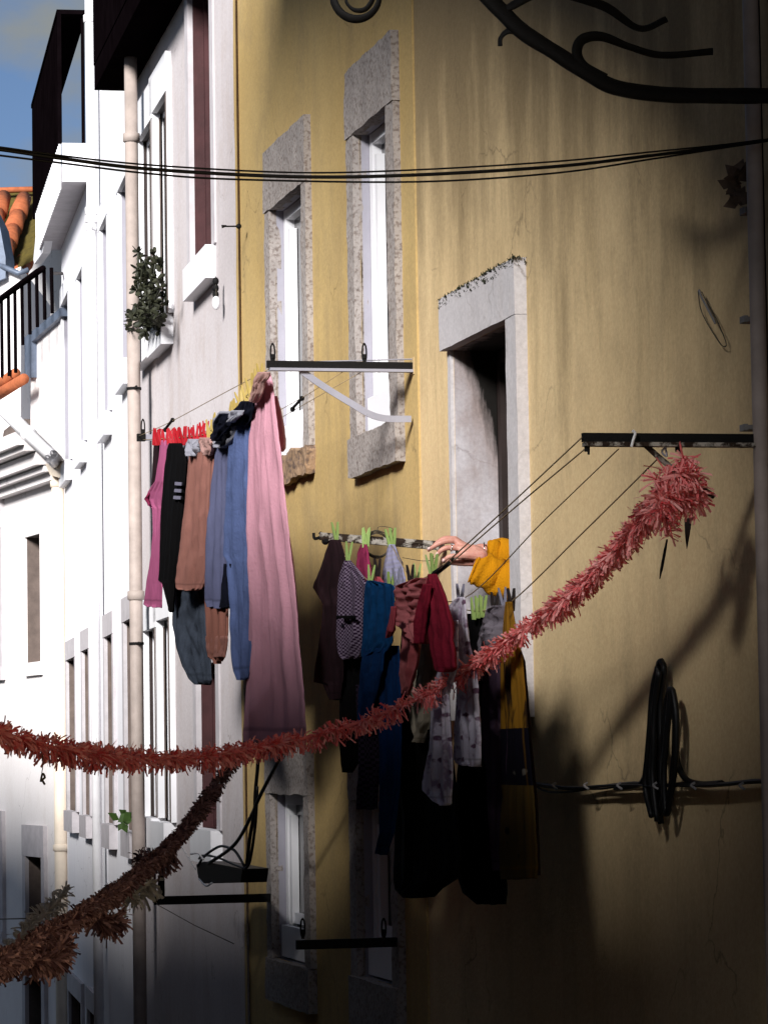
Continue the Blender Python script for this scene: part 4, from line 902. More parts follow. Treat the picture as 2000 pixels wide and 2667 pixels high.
garland('paper_garland', 'faded pink garland dropping from the coral one to the lower left corner', g2, .027, m_paper2, 2000, None, [([(300, 1850, 10.2), (340, 1870, 10.1), (380, 1850, 10.1)], .036), ([(205, 1985, 8.4), (240, 1997, 8.5), (262, 1980, 8.6)], .034), ([(60, 2075, 6.9), (110, 2075, 7.0), (140, 2040, 7.1)], .036)])
garland('paper_garland', 'short white paper garland behind the faded pink one', [(142, 1925, 13.0), (110, 1965, 12.8), (70, 2000, 12.6), (30, 2040, 12.4), (-40, 2085, 12.1)], .055, m_paper3, 560, None, [], .004)
garland('paper_garland', 'small tuft of greyish paper fringe hanging under the faded pink garland', [(262, 1945, 10.4), (300, 1925, 10.5), (335, 1905, 10.6)], .05, m_paper3, 600, None, [], .005)
# pennants dangling under the knot
q = MB(); a = P(1441, 1165, 8.78); b = P(1425, 1251, 8.78); q.tube([a, a.lerp(b, .3), a.lerp(b, .75), b], [.0035, .006, .006, .002], 6, True, .35); one(q, 'pennant', m_iron, 'thin black rolled pennant hanging below the garland knot', 'pennant')
q = MB(); f9 = Fac(P(1490, 1140, 9.15)[:2], yel.n[:2]); q.prism(f9, [(1479, 1121), (1503, 1115), (1494, 1126), (1492, 1143), (1486, 1178), (1484, 1186), (1481, 1160)], -.002, .002); one(q, 'pennant', m_darkwood, 'small torn brown pennant right of the garland tail', 'pennant')
q = MB(); q.tube(spline([P(91, 1630, 8.3), P(93, 1650, 8.3), P(90, 1672, 8.3)], 5), .0012, 5); q.tube(spline([P(88, 1690, 8.3), P(92, 1672, 8.3), P(97, 1680, 8.3), P(92, 1686, 8.3), P(97, 1696, 8.3)], 5), .003, 5); one(q, 'string_scrap', m_linedk, 'knotted scrap of string dangling from the coral garland on the left', 'string')

# ------------------------------------------------------------------ overhead cables
for pts, r_, lb in (([(-200, 292), (0, 317), (130, 335), (330, 356), (640, 372), (900, 366), (1200, 348), (1400, 328), (1560, 312), (1640, 302), (1720, 294)], .0024, 'uppermost of three black cables across the street'),
                    ([(-200, 296), (0, 322), (130, 341), (330, 365), (640, 381), (900, 377), (1200, 359), (1400, 336), (1560, 316), (1640, 305), (1720, 294)], .0046, 'middle and thickest of three black cables across the street'),
                    ([(-200, 310), (0, 335), (130, 351), (330, 375), (520, 387), (900, 392), (1200, 373), (1400, 344), (1560, 319), (1640, 307), (1720, 294)], .0026, 'lowest of three black cables across the street')):
    q = MB(); q.tube(spline([P(x, y, 7.75 + 1.05 * (x + 200) / 1900) for x, y in pts], 8), r_, 6); one(q, 'overhead_cable', m_cable, lb, 'cable', 'overhead cables', True)
# bundle of wires along the ochre wall, right
q = MB(); cl = MB()
for k in range(5):
    pts = [(1140, 1690), (1180, 1699), (1240, 1703), (1300, 1701), (1370, 1694), (1400, 1697), (1480, 1695), (1560, 1694), (1640, 1690), (1700, 1690)]
    q.tube(spline([yel.w(x, y + random.uniform(-4, 4) + (k == 0) * (10 if 1150 < x < 1300 else 0), .02 + .008 * k) for x, y in pts], 6), .0035 + .001 * (k % 2), 6)
o = one(q, 'wire_bundle', m_cable, 'bundle of black wires clipped along the ochre wall right of the dress', 'wire bundle', None, True)
for x in (1200, 1268, 1340, 1418, 1500, 1605):
    a = yel.w(x, 1692, .06); b = yel.w(x + 4, 1706, .062); cl = MB(); cl.tube(spline([a, a.lerp(b, .4) + yel.n * .012, b], 4), .004, 6); part(cl, 'wire_clip', m_clip, o)
# coil of black cable hung on the wall
q = MB()
L_ = [[(1425, 1430), (1412, 1480), (1406, 1545), (1402, 1610), (1400, 1670), (1412, 1735), (1424, 1690), (1420, 1600), (1420, 1520), (1430, 1465), (1431, 1434), (1425, 1430)],
      [(1428, 1427), (1417, 1470), (1411, 1540), (1406, 1620), (1406, 1690), (1424, 1760), (1434, 1690), (1428, 1600), (1427, 1520), (1434, 1448), (1428, 1427)],
      [(1421, 1442), (1409, 1500), (1404, 1570), (1398, 1640), (1394, 1700), (1408, 1765)], [(1424, 1450), (1414, 1530), (1412, 1610), (1410, 1680), (1420, 1775)],
      [(1430, 1452), (1423, 1530), (1424, 1610), (1420, 1690), (1428, 1780)], [(1415, 1470), (1407, 1540), (1402, 1620), (1392, 1682), (1372, 1698), (1330, 1703)],
      [(1447, 1490), (1440, 1520), (1434, 1580), (1428, 1640), (1432, 1710), (1446, 1720), (1454, 1660), (1458, 1600), (1457, 1530), (1451, 1492), (1447, 1490)],
      [(1449, 1488), (1445, 1540), (1438, 1610), (1434, 1680), (1440, 1760), (1452, 1700), (1460, 1630), (1461, 1550), (1454, 1497), (1449, 1488)], [(1459, 1600), (1464, 1650), (1482, 1684), (1515, 1695), (1560, 1693)]]
for k, l in enumerate(L_): q.tube(spline([yel.w(x, y, .03 + .009 * (k % 4)) for x, y in l], 6), .0095, 6)
one(q, 'cable_coil', m_cable, 'long looped coil of thick black cable hanging on the ochre wall', 'cable coil', None, True)
# black cables and junction box low on the left
jb = thing('junction_box', 'black junction box with looping cables low at the edge of the ochre house', 'junction box', yel.w(475, 1905, .3))
q = MB(); q.prism(yel, [(424, 1868), (440, 1862), (524, 1878), (520, 1908), (440, 1910), (428, 1896)], .22, .34); part(q, 'box', m_cable, jb)
for i, (l, r_) in enumerate((([(560, 1600), (557, 1655), (552, 1711), (550, 1754), (541, 1804), (533, 1870)], .0085), ([(625, 1600), (596, 1655), (562, 1720), (545, 1759), (519, 1809), (494, 1837), (451, 1866)], .0085),
             ([(528, 1872), (510, 1842), (496, 1833), (477, 1829), (455, 1840), (438, 1855), (428, 1872)], .0065), ([(430, 1856), (439, 1849), (468, 1853), (502, 1867), (530, 1878)], .0055), ([(528, 1880), (540, 1860), (552, 1780), (556, 1700)], .007))):
    q = MB(); q.tube(spline([yel.w(x, y, .34) for x, y in l], 7), r_, 7); part(q, 'cable', m_cable, jb, True)
for l in ([(393, 1830), (405, 1850), (422, 1878)], [(412, 1846), (428, 1845), (440, 1858)], [(430, 1900), (445, 1915), (458, 1908)]):
    q = MB(); q.tube(spline([yel.w(x, y, .35) for x, y in l], 5), .0045, 6); part(q, 'white_cord', m_pipew, jb, True)
line([yel.w(330, 1950, nA), yel.w(420, 2000, nA - .1), yel.w(505, 2040, nA - .1)], 'dark slack cord under the low left bracket', .002, m_linedk, 'cord', 'cord')
line([cream.w(-10, 1987, .4), cream.w(70, 1985, .4)], 'thin dark wire stretched in front of the cream house window', .006, m_linedk, 'wire', 'wire')

# ------------------------------------------------------------------ downpipes
def pipe(fc, x, y, n, r_, z0, z1, mat, label, collars=(), straps=(), cup=None):
    a = fc.hit(x, y, n)[0]; b = thing('downpipe', label, 'downpipe', fc.pt(a, z0, n))
    q = MB(); q.tube([fc.pt(a, z0, n), fc.pt(a, z1, n)], r_, 16); part(q, 'pipe', mat, b, True)
    for yy in collars:
        z = fc.hit(x, yy, n)[1]; q = MB(); q.tube([fc.pt(a, z - .03, n), fc.pt(a, z - .025, n), fc.pt(a, z + .025, n), fc.pt(a, z + .03, n)], [r_, r_ + .012, r_ + .012, r_], 16); part(q, 'collar', mat, b, True)
    for yy in straps:
        z = fc.hit(x, yy, n)[1]; q = MB(); q.tube([fc.pt(a, z - .008, n), fc.pt(a, z + .008, n)], r_ + .006, 14); q.tube([fc.pt(a - r_, z, n), fc.pt(a - r_ - .09, z, n)], .008, 6); part(q, 'strap', m_iron if mat is m_pipe else mat, b)
    return b
pipe(mid, 291, 1000, .12, .041, -5.2, mid.hit(281, 190)[1], m_pipe, 'thick taupe drainpipe between the two white houses', (285, 1288), (838, 1392))
pipe(left, 200, 700, .07, .036, -5.2, 9.0, m_pipew, 'pale grey drainpipe running up the bright white house', (20, 450, 468), (490, 1640))
pipe(cream, 127, 1300, .07, .055, -5.2, cream.hit(127, 1005)[1], m_pipec, 'cream drainpipe at the corner of the cream house', (1045, 1832), ())
dp = thing('gutter_pipe', 'white slanting gutter pipe crossing the cream cornice', 'pipe', cream.w(60, 940, .45))
q = MB(); q.tube([cream.w(-30, 865, .45), cream.w(5, 882, .45), cream.w(110, 985, .40), cream.w(124, 1000, .12)], .062, 12); part(q, 'pipe', m_pipew, dp, True)
q = MB(); q.tube([cream.w(60, 935, .44), cream.w(63, 938, .44)], .07, 12); part(q, 'collar', m_pipew, dp, True)
q = MB(); q.prism(cream, [(98, 1002), (137, 996), (137, 1024), (128, 1032), (108, 1026)], .02, .16); part(q, 'hopper', m_pipec, dp)
b = pipe(yel, 1640, 800, .05, .022, -5, 6.8, m_pipe, 'dark pipe at the right end of the ochre wall', (), ())
for y in (455, 690, 924):
    a, z = yel.hit(1622, y, .03); q = MB(); q.box(yel, a - .02, a + .05, z - .006, z + .006, .0, .045); q.box(yel, a - .02, a + .02, z - .009, z + .009, .045, .056); part(q, 'pipe_clip', m_clip, b)
q = MB(); a = yel.hit(1655, 800, .03)[0]; q.tube([yel.pt(a, -5, .03), yel.pt(a, 6.8, .03)], .007, 6); one(q, 'wall_cable', m_cable, 'thin dark cable running beside the pipe at the right edge', 'cable')

# ------------------------------------------------------------------ wrought iron scroll bracket, top
YB = 8.55
lb_ = thing('scroll_bracket', 'black wrought iron scroll bracket silhouetted along the top right', 'bracket', P(1500, 215, YB))
def flatbar(pts, r_, nm, fl=.55):
    sp = spline([P(x, y, YB) for x, y in pts], 9); n_ = len(sp); q = MB(); q.tube(sp, [r_ * (1 if nm == 'arm' else .62 + .38 * math.sin(3.14 * min(1, (i + 1) / n_ * 1.4))) * (1 + .07 * noise.noise(sp[i] * 14)) for i in range(n_)], 8, True, fl); part(q, nm, m_iron, lb_, True)
flatbar([(980, -70), (1040, -20), (1085, 25), (1130, 68), (1200, 113), (1270, 158), (1330, 188), (1430, 203), (1540, 206), (1700, 206), (1800, 206)], .027, 'arm', .6)
flatbar([(1150, 78), (1120, 68), (1098, 66), (1082, 80), (1080, 98)], .013, 'scroll'); flatbar([(1310, 165), (1262, 140), (1246, 112), (1258, 84), (1300, 78), (1360, 100), (1430, 118), (1540, 110)], .018, 'scroll')
flatbar([(1090, 20), (1180, -20), (1300, 10), (1380, 60), (1440, 40)], .02, 'scroll')
flatbar([(770 + 50 * math.cos(a), -12 + 52 * math.sin(a)) for a in [2 * math.pi * k / 20 for k in range(21)]], .014, 'ring')
flatbar([(800, -40), (806, -8), (790, 18), (765, 20), (748, 2), (756, -18)], .009, 'scroll'); flatbar([(822, -40), (900, -70), (980, -70)], .02, 'arm')

# ------------------------------------------------------------------ plants and small wall things
pl = thing('succulent_plant', 'dark bushy succulent plant trailing over the white sill', 'plant', mid.w(322, 720, .12))
st_, fo = MB(), MB()
rnd = random.Random(5)
for i in range(17):
    tx = rnd.gauss(318, 17); ty = 706 - abs(rnd.gauss(0, 1)) * 62
    if i < 5: tx, ty = (305 + rnd.uniform(-8, 12), 545 + rnd.uniform(-14, 25)) if i < 3 else (338 + rnd.uniform(-8, 8), 560 + rnd.uniform(-10, 20))
    tx = min(max(tx, 288), 350); ty = max(ty, 525)
    b0, b1 = mid.w(328, 705, .1), mid.w(tx, ty, .1 + rnd.uniform(-.06, .1))
    st_.tube(spline([b0, b0.lerp(b1, .5) + Vector((rnd.uniform(-.04, .04), rnd.uniform(-.05, .05), .02)), b1], 5), .007, 6)
    for c in [b1] + [b0.lerp(b1, f) + Vector((rnd.gauss(0, .045), rnd.gauss(0, .06), rnd.gauss(0, .045))) for f in (.35, .5, .6, .72, .86)]:
        for k in range(11):
            d = Vector((rnd.gauss(0, 1), rnd.gauss(0, 1), rnd.gauss(.35, .8))).normalized(); l = rnd.uniform(.018, .062); sdv = d.cross(Vector((rnd.gauss(0, 1), rnd.gauss(0, 1), 1))).normalized() * l * .27; nn = d.cross(sdv).normalized() * .004
            fo.add([c, c + d * l * .45 + sdv, c + d * l * .85 + sdv * .8, c + d * l, c + d * l * .85 - sdv * .8, c + d * l * .45 - sdv, c + d * l * .5 + nn], [(0, 1, 6), (1, 2, 6), (2, 3, 6), (3, 4, 6), (4, 5, 6), (5, 0, 6)])
part(st_, 'stem', m_leaf, pl); part(fo, 'foliage', m_leaf, pl)
def sprig(name, label, fc, pts, n, mat, leaf, count, size, cat='plant'):
    g = thing(name, label, cat, fc.w(*pts[0], n)); s_, f_ = MB(), MB(); sp = spline([fc.w(x, y, n) for x, y in pts], 6); s_.tube(sp, .005, 5)
    for i in range(count):
        c = sp[rnd.randrange(len(sp))]; d = Vector((rnd.gauss(0, 1), rnd.gauss(0, .6), rnd.gauss(-.3, .8))).normalized(); l = size * rnd.uniform(.6, 1.2); sd = d.cross(Vector((rnd.gauss(0, .4), 1, rnd.gauss(0, .4)))).normalized() * l * .36
        f_.add([c, c + d * l * .4 + sd, c + d * l, c + d * l * .4 - sd], [(0, 1, 2, 3)])
    part(s_, 'stem', mat, g); part(f_, 'leaves', leaf, g)
sprig('ivy_sprig', 'small green ivy sprig under a window of the bright white house', left, [(286, 1755), (272, 1762), (258, 1772), (266, 1780)], .12, m_leafg, m_leafg, 9, .10)
sprig('dry_plant', 'dry dead plant caught on the wall at upper right', yel, [(1612, 352), (1595, 375), (1580, 395), (1590, 420), (1600, 440)], .05, m_dry, m_dry, 46, .045)
q = MB(); q.tube([mid.w(466, 596, .07), mid.w(468, 662, .07)], .002, 5)
ch_ = one(q, 'hanging_ornament', m_linedk, 'string of dark beads with a white drop under the brown shuttered sill', 'ornament')
for k, y in enumerate((607, 622, 636)):
    q = MB(); q.ball(mid.w(466, y, .07), .017, Matrix.Scale(1.3, 3, Z)); part(q, 'bead', m_iron, ch_, True)
q = MB(); q.ball(mid.w(467, 654, .07), .022, Matrix.Scale(1.7, 3, Z)); part(q, 'drop', m_whitepaint, ch_, True)
q = MB(); c = yel.w(516, 488, .06); q.tube([c, c + Vector((-.07, -.02, -.003))], .004, 6); q.ball(c, .014, None, 8, 5); q.tube([c + Vector((-.06, -.02, 0)), c + Vector((-.085, -.02, -.004))], [.004, .009], 6); one(q, 'wall_hook', m_iron, 'small rusty hook sticking out at the top left edge of the ochre wall', 'hook')
q = MB(); q.tube(spline([yel.w(x, y, .02) for x, y in ((1508, 628), (1514, 668), (1532, 705), (1556, 742), (1566, 748), (1568, 738), (1548, 690), (1528, 655), (1516, 630))], 6), .0016, 5)
wl = one(q, 'wire_loop', m_linedk, 'loose thin wire loop with a white end on the right wall', 'wire')
q = MB(); q.tube(spline([yel.w(x, y, .03) for x, y in ((1510, 626), (1515, 640), (1528, 665), (1545, 698))], 5), .0034, 6); part(q, 'sleeve', m_clip, wl, True)

# ------------------------------------------------------------------ the person at the window
s0, s1, z0, z1 = hW3
def Hn(zx, zy, dy=0.0): return P((1060 + zx / 5.184) / K, (1340 + zy / 5.184) / K, 11.98 - dy)
def remesh(mb, vox, name, sm=4):
    o = mb.build(name, m_skin); md = o.modifiers.new('r', 'REMESH'); md.mode = 'VOXEL'; md.voxel_size = vox
    m2 = o.modifiers.new('s', 'SMOOTH'); m2.factor = .5; m2.iterations = sm
    bpy.context.view_layer.update(); ev = o.evaluated_get(bpy.context.evaluated_depsgraph_get()); me = ev.to_mesh()
    r_ = MB(); r_.v = [v.co.copy() for v in me.vertices]; r_.f = [tuple(p_.vertices) for p_ in me.polygons]; ev.to_mesh_clear(); bpy.data.objects.remove(o); return r_
def limb(mb, pts, rr, seg=12):
    sp = spline(pts, 6); n = len(sp); k = len(rr) - 1
    r2 = [rr[min(int(i / (n - 1) * k), k - 1)] * (1 - (i / (n - 1) * k - min(int(i / (n - 1) * k), k - 1))) + rr[min(int(i / (n - 1) * k), k - 1) + 1] * (i / (n - 1) * k - min(int(i / (n - 1) * k), k - 1)) for i in range(n)]
    mb.tube(sp, r2, seg); mb.ball(sp[0], r2[0] * .99, None, 10, 8); mb.ball(sp[-1], r2[-1] * .99, None, 10, 8)
wr = Hn(1010, 560); hb = MB()
nw = (wr - yel.o).dot(yel.n)
sl = [Hn(895, 690), Hn(1100, 770), Hn(1350, 880)]
elb = yel.pt(s0 + .10, sl[2].z - .06, nw - .27); sh1 = yel.pt(s0 - .02, elb.z + .20, nw - .48)
limb(hb, [elb, sl[2].lerp(elb, .5), sl[2], sl[1] + Z * .004, wr.lerp(sl[0], .4) + Z * .012, wr, Hn(900, 510)], [.036, .034, .031, .029, .028, .027, .029])
for k, m in ((.0, (650, 350)), (.012, (680, 452)), (.02, (710, 565)), (-.016, (650, 335))):
    limb(hb, [wr + Vector((0, -k * .6, 0)), Hn(860, 520, k).lerp(Hn(*m, k), .45), Hn(*m, k)], [.024, .019, .0125])
hb.ball(Hn(800, 520, .0), .026, Matrix.Scale(1.25, 3, Vector((1, 0, .25)).normalized()))
limb(hb, [Hn(650, 350, 0), Hn(500, 366, .008), Hn(385, 418, .008), Hn(290, 482, .0)], [.0118, .0105, .0092, .0068])
limb(hb, [Hn(680, 452, .012), Hn(545, 450, .02), Hn(455, 490, .02), Hn(405, 560, .01)], [.0115, .0102, .009, .0066])
limb(hb, [Hn(710, 565, .02), Hn(600, 562, .026), Hn(535, 590, .024), Hn(495, 642, .014)], [.0105, .0092, .008, .006])
limb(hb, [Hn(650, 335, -.02), Hn(530, 322, -.014), Hn(430, 365, -.012), Hn(350, 435, -.012)], [.0115, .0102, .009, .0066])
limb(hb, [Hn(880, 640, -.012), Hn(740, 650, -.022), Hn(590, 640, -.018), Hn(480, 600, -.012)], [.017, .0135, .0115, .008])
# the other arm reaching out behind the first
w2 = Hn(1010, 470, -.14); e2 = yel.pt(s0 + .2, elb.z + .05, nw - .30); sh2 = yel.pt(s0 - .02, sh1.z, nw - .80)
limb(hb, [e2, Hn(1350, 530, -.13), Hn(1150, 500, -.13), w2, Hn(930, 500, -.13)], [.034, .028, .022, .022, .024])
for k, m in enumerate(((800, 440), (800, 490), (810, 540), (830, 580))):
    limb(hb, [Hn(930, 500, -.13), Hn(m[0] + 30, m[1], -.13), Hn(m[0] - 40, m[1] + 30, -.12), Hn(m[0] - 20, m[1] + 90, -.11)], [.018, .0105, .0095, .007])
limb(hb, [Hn(940, 540, -.12), Hn(880, 600, -.11), Hn(830, 630, -.11)], [.016, .012, .008])
skin1 = remesh(hb, .0024, 'hand_tmp', 3)
bb = MB(); cx = s0 - .16
hip = yel.pt(cx, sh1.z - .52, nw - .72); che = yel.pt(cx, sh1.z - .16, nw - .66); nk = yel.pt(cx + .02, sh1.z + .09, nw - .62); hd = yel.pt(cx + .03, sh1.z + .22, nw - .57)
for dx in (-.09, 0, .09): limb(bb, [hip + yel.d * dx, che + yel.d * dx * 1.15], [.11, .10])
limb(bb, [che, nk, hd], [.09, .055, .06]); bb.ball(hd + Z * .02, .092, Matrix.Scale(1.25, 3, Z), 16, 12); bb.ball(hd + yel.n * .088 - Z * .005, .016); bb.ball(hd + yel.n * .06 - Z * .07, .04)
for sg in (-1, 1): bb.ball(hd + yel.d * .088 * sg, .022, Matrix.Scale(1.5, 3, Z))
limb(bb, [che + Z * .13, sh1, elb], [.06, .055, .043]); limb(bb, [che + Z * .13, sh2, e2], [.06, .055, .043])
for dx in (-.1, .1): limb(bb, [hip + yel.d * dx, hip + yel.d * dx - Z * .42, hip + yel.d * dx - Z * .82], [.09, .062, .045]); limb(bb, [hip + yel.d * dx - Z * .82, hip + yel.d * dx - Z * .84 + yel.n * .14], [.04, .03])
skin2 = remesh(bb, .014, 'body_tmp', 4)
pm = MB(); pm.add(skin1.v, skin1.f); pm.add(skin2.v, skin2.f)
pe = one(pm, 'person', m_skin, 'person in a mustard jumper reaching out of the open window to peg washing', 'person', None, True, base=hip - Z * .86)
def sleeve(pts, rr, seed, cuff=None):
    q = MB(); sp = spline(pts, 9); n = len(sp); up = None
    for lay in (0, 1):
        b = len(q.v); up = None
        for i, c in enumerate(sp):
            t = (sp[min(i + 1, n - 1)] - sp[max(i - 1, 0)]).normalized()
            if up is None: up = Z.copy()
            up = (up - t * up.dot(t)).normalized(); sd = t.cross(up); f = i / (n - 1) * (len(rr) - 1); k0 = min(int(f), len(rr) - 2); r_ = rr[k0] + (rr[k0 + 1] - rr[k0]) * (f - k0)
            for k in range(20):
                a = 6.283 * k / 20; d = up * math.cos(a) * 1.18 + sd * math.sin(a) * .8
                rr_ = r_ * (1 + .13 * noise.noise(Vector((math.cos(a) * 1.5, math.sin(a) * 1.5 + seed, i * .22))) + .06 * math.sin(i * .9 + a * 2)) - lay * .004
                q.v.append(c + d * rr_ - Z * r_ * .12 * max(0, -math.cos(a)))
        for i in range(n - 1):
            for k in range(20): q.f.append((b + i * 20 + k, b + i * 20 + (k + 1) % 20, b + (i + 1) * 20 + (k + 1) % 20, b + (i + 1) * 20 + k))
    for k in range(20): q.f.append((k, (k + 1) % 20, n * 20 + (k + 1) % 20, n * 20 + k))
    q.uv = [(v.x * 2, v.z * 2) for v in q.v]
    return q
c_must = cloth('mustard_knit', (.62, .26, .006), .25, bump=.35)
def kid(mb, nm, mat, sm=True): return part(mb, nm, mat, pe, sm)
kid(sleeve([sl[0], sl[0].lerp(sl[1], .25), sl[1], sl[2], elb.lerp(sl[2], .4), elb, sh1], [.050, .051, .053, .057, .06, .062, .07], 1), 'sleeve', c_must)
kid(sleeve([Hn(1075, 490, -.13), Hn(1180, 500, -.13), Hn(1350, 530, -.13), e2, sh2], [.031, .037, .047, .055, .065], 4), 'sleeve', c_must)
tb = MB()
for dx in (-.09, 0, .09): limb(tb, [hip + yel.d * dx, che + yel.d * dx * 1.2 + Z * .04], [.125, .115])
kid(remesh(tb, .02, 'torso_tmp', 4), 'jumper', c_must)
tb = MB()
for dx in (-.1, .1): limb(tb, [hip + yel.d * dx - Z * .02, hip + yel.d * dx - Z * .42, hip + yel.d * dx - Z * .78], [.115, .08, .065])
kid(remesh(tb, .02, 'legs_tmp', 3), 'trousers', c_navy)
tb = MB(); tb.ball(hd + Z * .045 - yel.n * .022, .104, Matrix.Scale(1.2, 3, Z), 16, 10); tb.ball(hd - yel.n * .1 - Z * .03, .06); kid(remesh(tb, .01, 'hair_tmp', 3), 'hair', m_hair)
for sg in (-1, 1):
    tb = MB(); tb.ball(hd + yel.n * .083 + yel.d * .034 * sg + Z * .025, .012); kid(tb, 'eye', m_whitepaint)
tb = MB(); tb.tube([hd + yel.n * .093 + yel.d * d_ - Z * .05 for d_ in (-.022, 0, .022)], .005, 6); kid(tb, 'mouth', c_red)
q = MB(); c = Hn(597, 452, .016); ax = (Hn(680, 452, .012) - Hn(545, 450, .02)).normalized(); u = ax.orthogonal().normalized(); v = ax.cross(u)
q.tube([c + (u * math.cos(a) + v * math.sin(a)) * .0122 for a in [6.283 * k / 16 for k in range(17)]], .0022, 6); q.ball(c + Vector((0, -.012, -.005)), .004, None, 8, 5); kid(q, 'ring', m_silver)
for tip, bk_ in ((Hn(292, 478, .004), Hn(385, 418, .008)), (Hn(405, 552, .016), Hn(455, 490, .02)), (Hn(495, 634, .02), Hn(535, 590, .024))):
    nq = MB(); ax_ = (bk_ - tip).normalized(); c_ = tip.lerp(bk_, .12) + Vector((-.002, -.0058, .003)); nq.ball(c_, .0048, Matrix.Scale(1.5, 3, ax_) @ Matrix.Scale(.45, 3, Vector((0, 1, 0))), 8, 6); kid(nq, 'nail', m_nail)
q = MB(); c = Hn(1040, 495, -.1); ax = Vector((1, 0, .1)).normalized(); u = Z; v = Vector((0, 1, 0))
q.tube([c + (u * math.cos(a) + v * math.sin(a)) * .033 for a in [6.283 * k / 20 for k in range(21)]], .0028, 6); kid(q, 'bracelet', m_silver)

OPP = (2.42, 1.98, 1.3)  # eave heights of the added houses, set by where their shade falls
BLOCKER = [(5.0, 2.0), (6.1, 2.25), (6.9, 2.75), (8, 3.55), (10, 4.4), (12, 4.8), (14, 5.15)]  # outer edge of the added canvas, shaped to darken the upper wall

# ------------------------------------------------------------------ ground, sky, light
mb = MB()
def gz(Y): return -1.65 - .115 * min(max(Y, -25), 45)
XS = [-400, -60, -12, 0, 12, 60, 400]; YS = [-400, -60, -25, -10, 0, 10, 20, 30, 45, 80, 400]
b = [Vector((x, y, gz(y))) for y in YS for x in XS]
mb.add(b, [(j * 7 + i, j * 7 + i + 1, (j + 1) * 7 + i + 1, (j + 1) * 7 + i) for j in range(len(YS) - 1) for i in range(6)])
tag(mb.build('street', m_ground), kind='structure')


# ------------------------------------------------------------------ unseen houses and a canvas sheet added over the alley to shade the walls
m_opp = plaster('dark_shading_house_render', (.05, .038, .03), (.04, .03, .025), (.02, .015, .012), .5)
m_blocker = simple('dark_blocker_canvas', (.045, .036, .03), .9, 0, .3, 8, .1)
def opp(fc, a, b, n, z1, label, depth=4.0):
    o = thing('shading_house', label, 'house', fc.pt((a + b) / 2, ZB, n + depth / 2))
    ph = []; k = int(abs(b - a) / 2.6)
    for i in range(k):
        c = a + (b - a) * (i + .5) / k; ph.append((c - .42, c + .42, z1 - 2.0, z1 - .7))
    q = MB(); wall(q, fc, a, b, ZB, z1, ph, n); p = fc.pt
    for v in ([p(a, ZB, n), p(a, ZB, n + 2 * depth), p(a, z1, n + 2 * depth), p(a, z1 + .7 * depth, n + depth), p(a, z1, n)], [p(b, ZB, n), p(b, ZB, n + 2 * depth), p(b, z1, n + 2 * depth), p(b, z1 + .7 * depth, n + depth), p(b, z1, n)], [p(a, ZB, n + 2 * depth), p(b, ZB, n + 2 * depth), p(b, z1, n + 2 * depth), p(a, z1, n + 2 * depth)]): q.add(v, [tuple(range(len(v)))])
    q.f = [tuple(f) for f in q.f]; part(q, 'wall', m_opp, o)
    sl_ = .70; q = MB(); c = [(n - .06, z1 - .06), (n + depth, z1 + sl_ * depth), (n + depth * 2, z1 - .06)]      # pitched tile roof
    for (n0_, za_), (n1_, zb_) in zip(c, c[1:]):
        q.hexa([p(a - .1, za_, n0_), p(b + .1, za_, n0_), p(b + .1, zb_, n1_), p(a - .1, zb_, n1_), p(a - .1, za_ + .1, n0_), p(b + .1, za_ + .1, n0_), p(b + .1, zb_ + .1, n1_), p(a - .1, zb_ + .1, n1_)])
    part(q, 'roof', m_opp, o)
    for h in ph:
        q = MB(); q.box(fc, h[0] + .003, h[1] - .003, h[2] + .003, h[3] - .003, n + .1, n + .16); w_ = sub(q, 'window', m_darkwood, o, o)
        q = MB(); q.box(fc, h[0] - .05, h[1] + .05, h[2] - .1, h[2] - .002, n - .05, n + .02); sub(q, 'sill', m_brownstone, w_, o)
def sY(Y): return (Y - 12) / .973
opp(yel, sY(4.3), sY(9.9), 2.75, OPP[0], 'unseen low brown house added across the alley to shade the lower ochre wall')
opp(yel, sY(10.05), sY(15.5), 2.75, OPP[1], 'second unseen brown house added opposite the ochre house to shade its far end')
opp(left, -5.0, 6.0, 2.3, OPP[2], 'unseen lower brown house added across the alley to shade the bright white house')
q = MB(); edge = BLOCKER
top, bot = [], []
for (Y, z) in edge:
    Y -= .75
    top.append((yel.pt(sY(Y), z, 2.72), yel.pt(sY(Y), max(z + .3, 4.9), .25)))
N_ = 12
for i in range(len(top)):
    for j in range(N_ + 1):
        t = j / N_; a, b = top[i]; q.v.append(a.lerp(b, t) - Z * .25 * math.sin(math.pi * t) * 0)
for i in range(len(top) - 1):
    for j in range(N_): c = i * (N_ + 1) + j; q.f.append((c, c + 1, c + N_ + 2, c + N_ + 1))
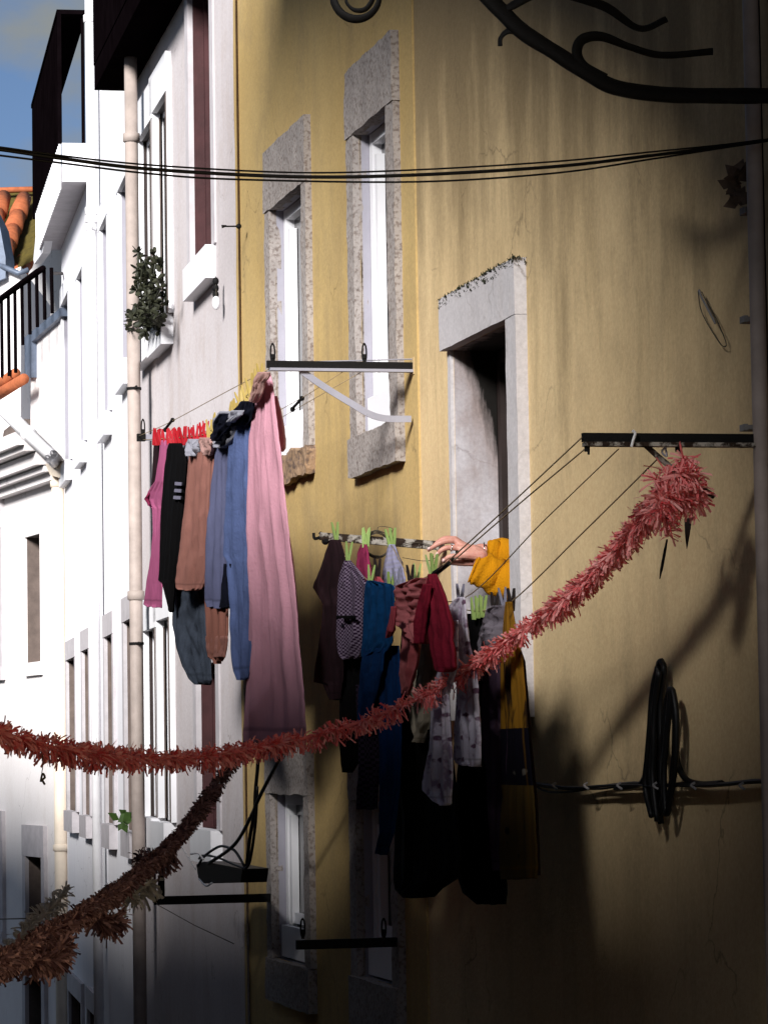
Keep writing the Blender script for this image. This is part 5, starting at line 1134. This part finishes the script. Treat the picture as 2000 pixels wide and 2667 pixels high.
b0 = len(q.v); q.v += [v + Z * .02 for v in q.v[:b0]]; q.f += [tuple(b0 + i for i in reversed(f)) for f in q.f[:]]
one(q, 'light_blocker', m_blocker, 'unseen dark canvas added over the alley to shade the upper ochre wall', 'light blocker')

SUN = (yel.n * .53 - yel.d * .68 + Vector((0, 0, .41))).normalized()
el = math.asin(SUN.z); az = math.atan2(SUN.x, SUN.y)
w = bpy.data.worlds.new('World'); sc.world = w; w.use_nodes = True; nt = w.node_tree
sky = nt.nodes.new('ShaderNodeTexSky'); sky.sky_type = 'NISHITA'; sky.sun_disc = False; sky.sun_elevation = el; sky.sun_rotation = az
sky.air_density = .55; sky.dust_density = .25; sky.ozone_density = 2.0
tc = nt.nodes.new('ShaderNodeTexCoord'); mp = nt.nodes.new('ShaderNodeMapping'); mp.inputs['Scale'].default_value = (14, 14, 22)
nz = nt.nodes.new('ShaderNodeTexNoise'); nz.inputs['Scale'].default_value = 1.6; nz.inputs['Detail'].default_value = 5; nz.inputs['Roughness'].default_value = .5
rp_ = nt.nodes.new('ShaderNodeValToRGB'); rp_.color_ramp.elements[0].position = .43; rp_.color_ramp.elements[1].position = .66
mx = nt.nodes.new('ShaderNodeMixRGB'); mx.inputs[2].default_value = (3.0, 3.25, 3.3, 1)
nt.links.new(tc.outputs['Generated'], mp.inputs[0]); nt.links.new(mp.outputs[0], nz.inputs['Vector']); nt.links.new(nz.outputs['Fac'], rp_.inputs[0])
nt.links.new(rp_.outputs[0], mx.inputs[0]); nt.links.new(sky.outputs[0], mx.inputs[1]); nt.links.new(mx.outputs[0], nt.nodes['Background'].inputs[0])
nt.nodes['Background'].inputs[1].default_value = .05
ld = bpy.data.lights.new('sun', 'SUN'); ld.energy = 5.0; ld.angle = R(17); ld.color = (1, .975, .95)
lo = bpy.data.objects.new('sun', ld); COL.objects.link(lo); lo.rotation_euler = SUN.to_track_quat('Z', 'Y').to_euler()
sc.view_settings.view_transform = 'Standard'; sc.view_settings.look = 'None'; sc.view_settings.exposure = .85; sc.view_settings.gamma = 1
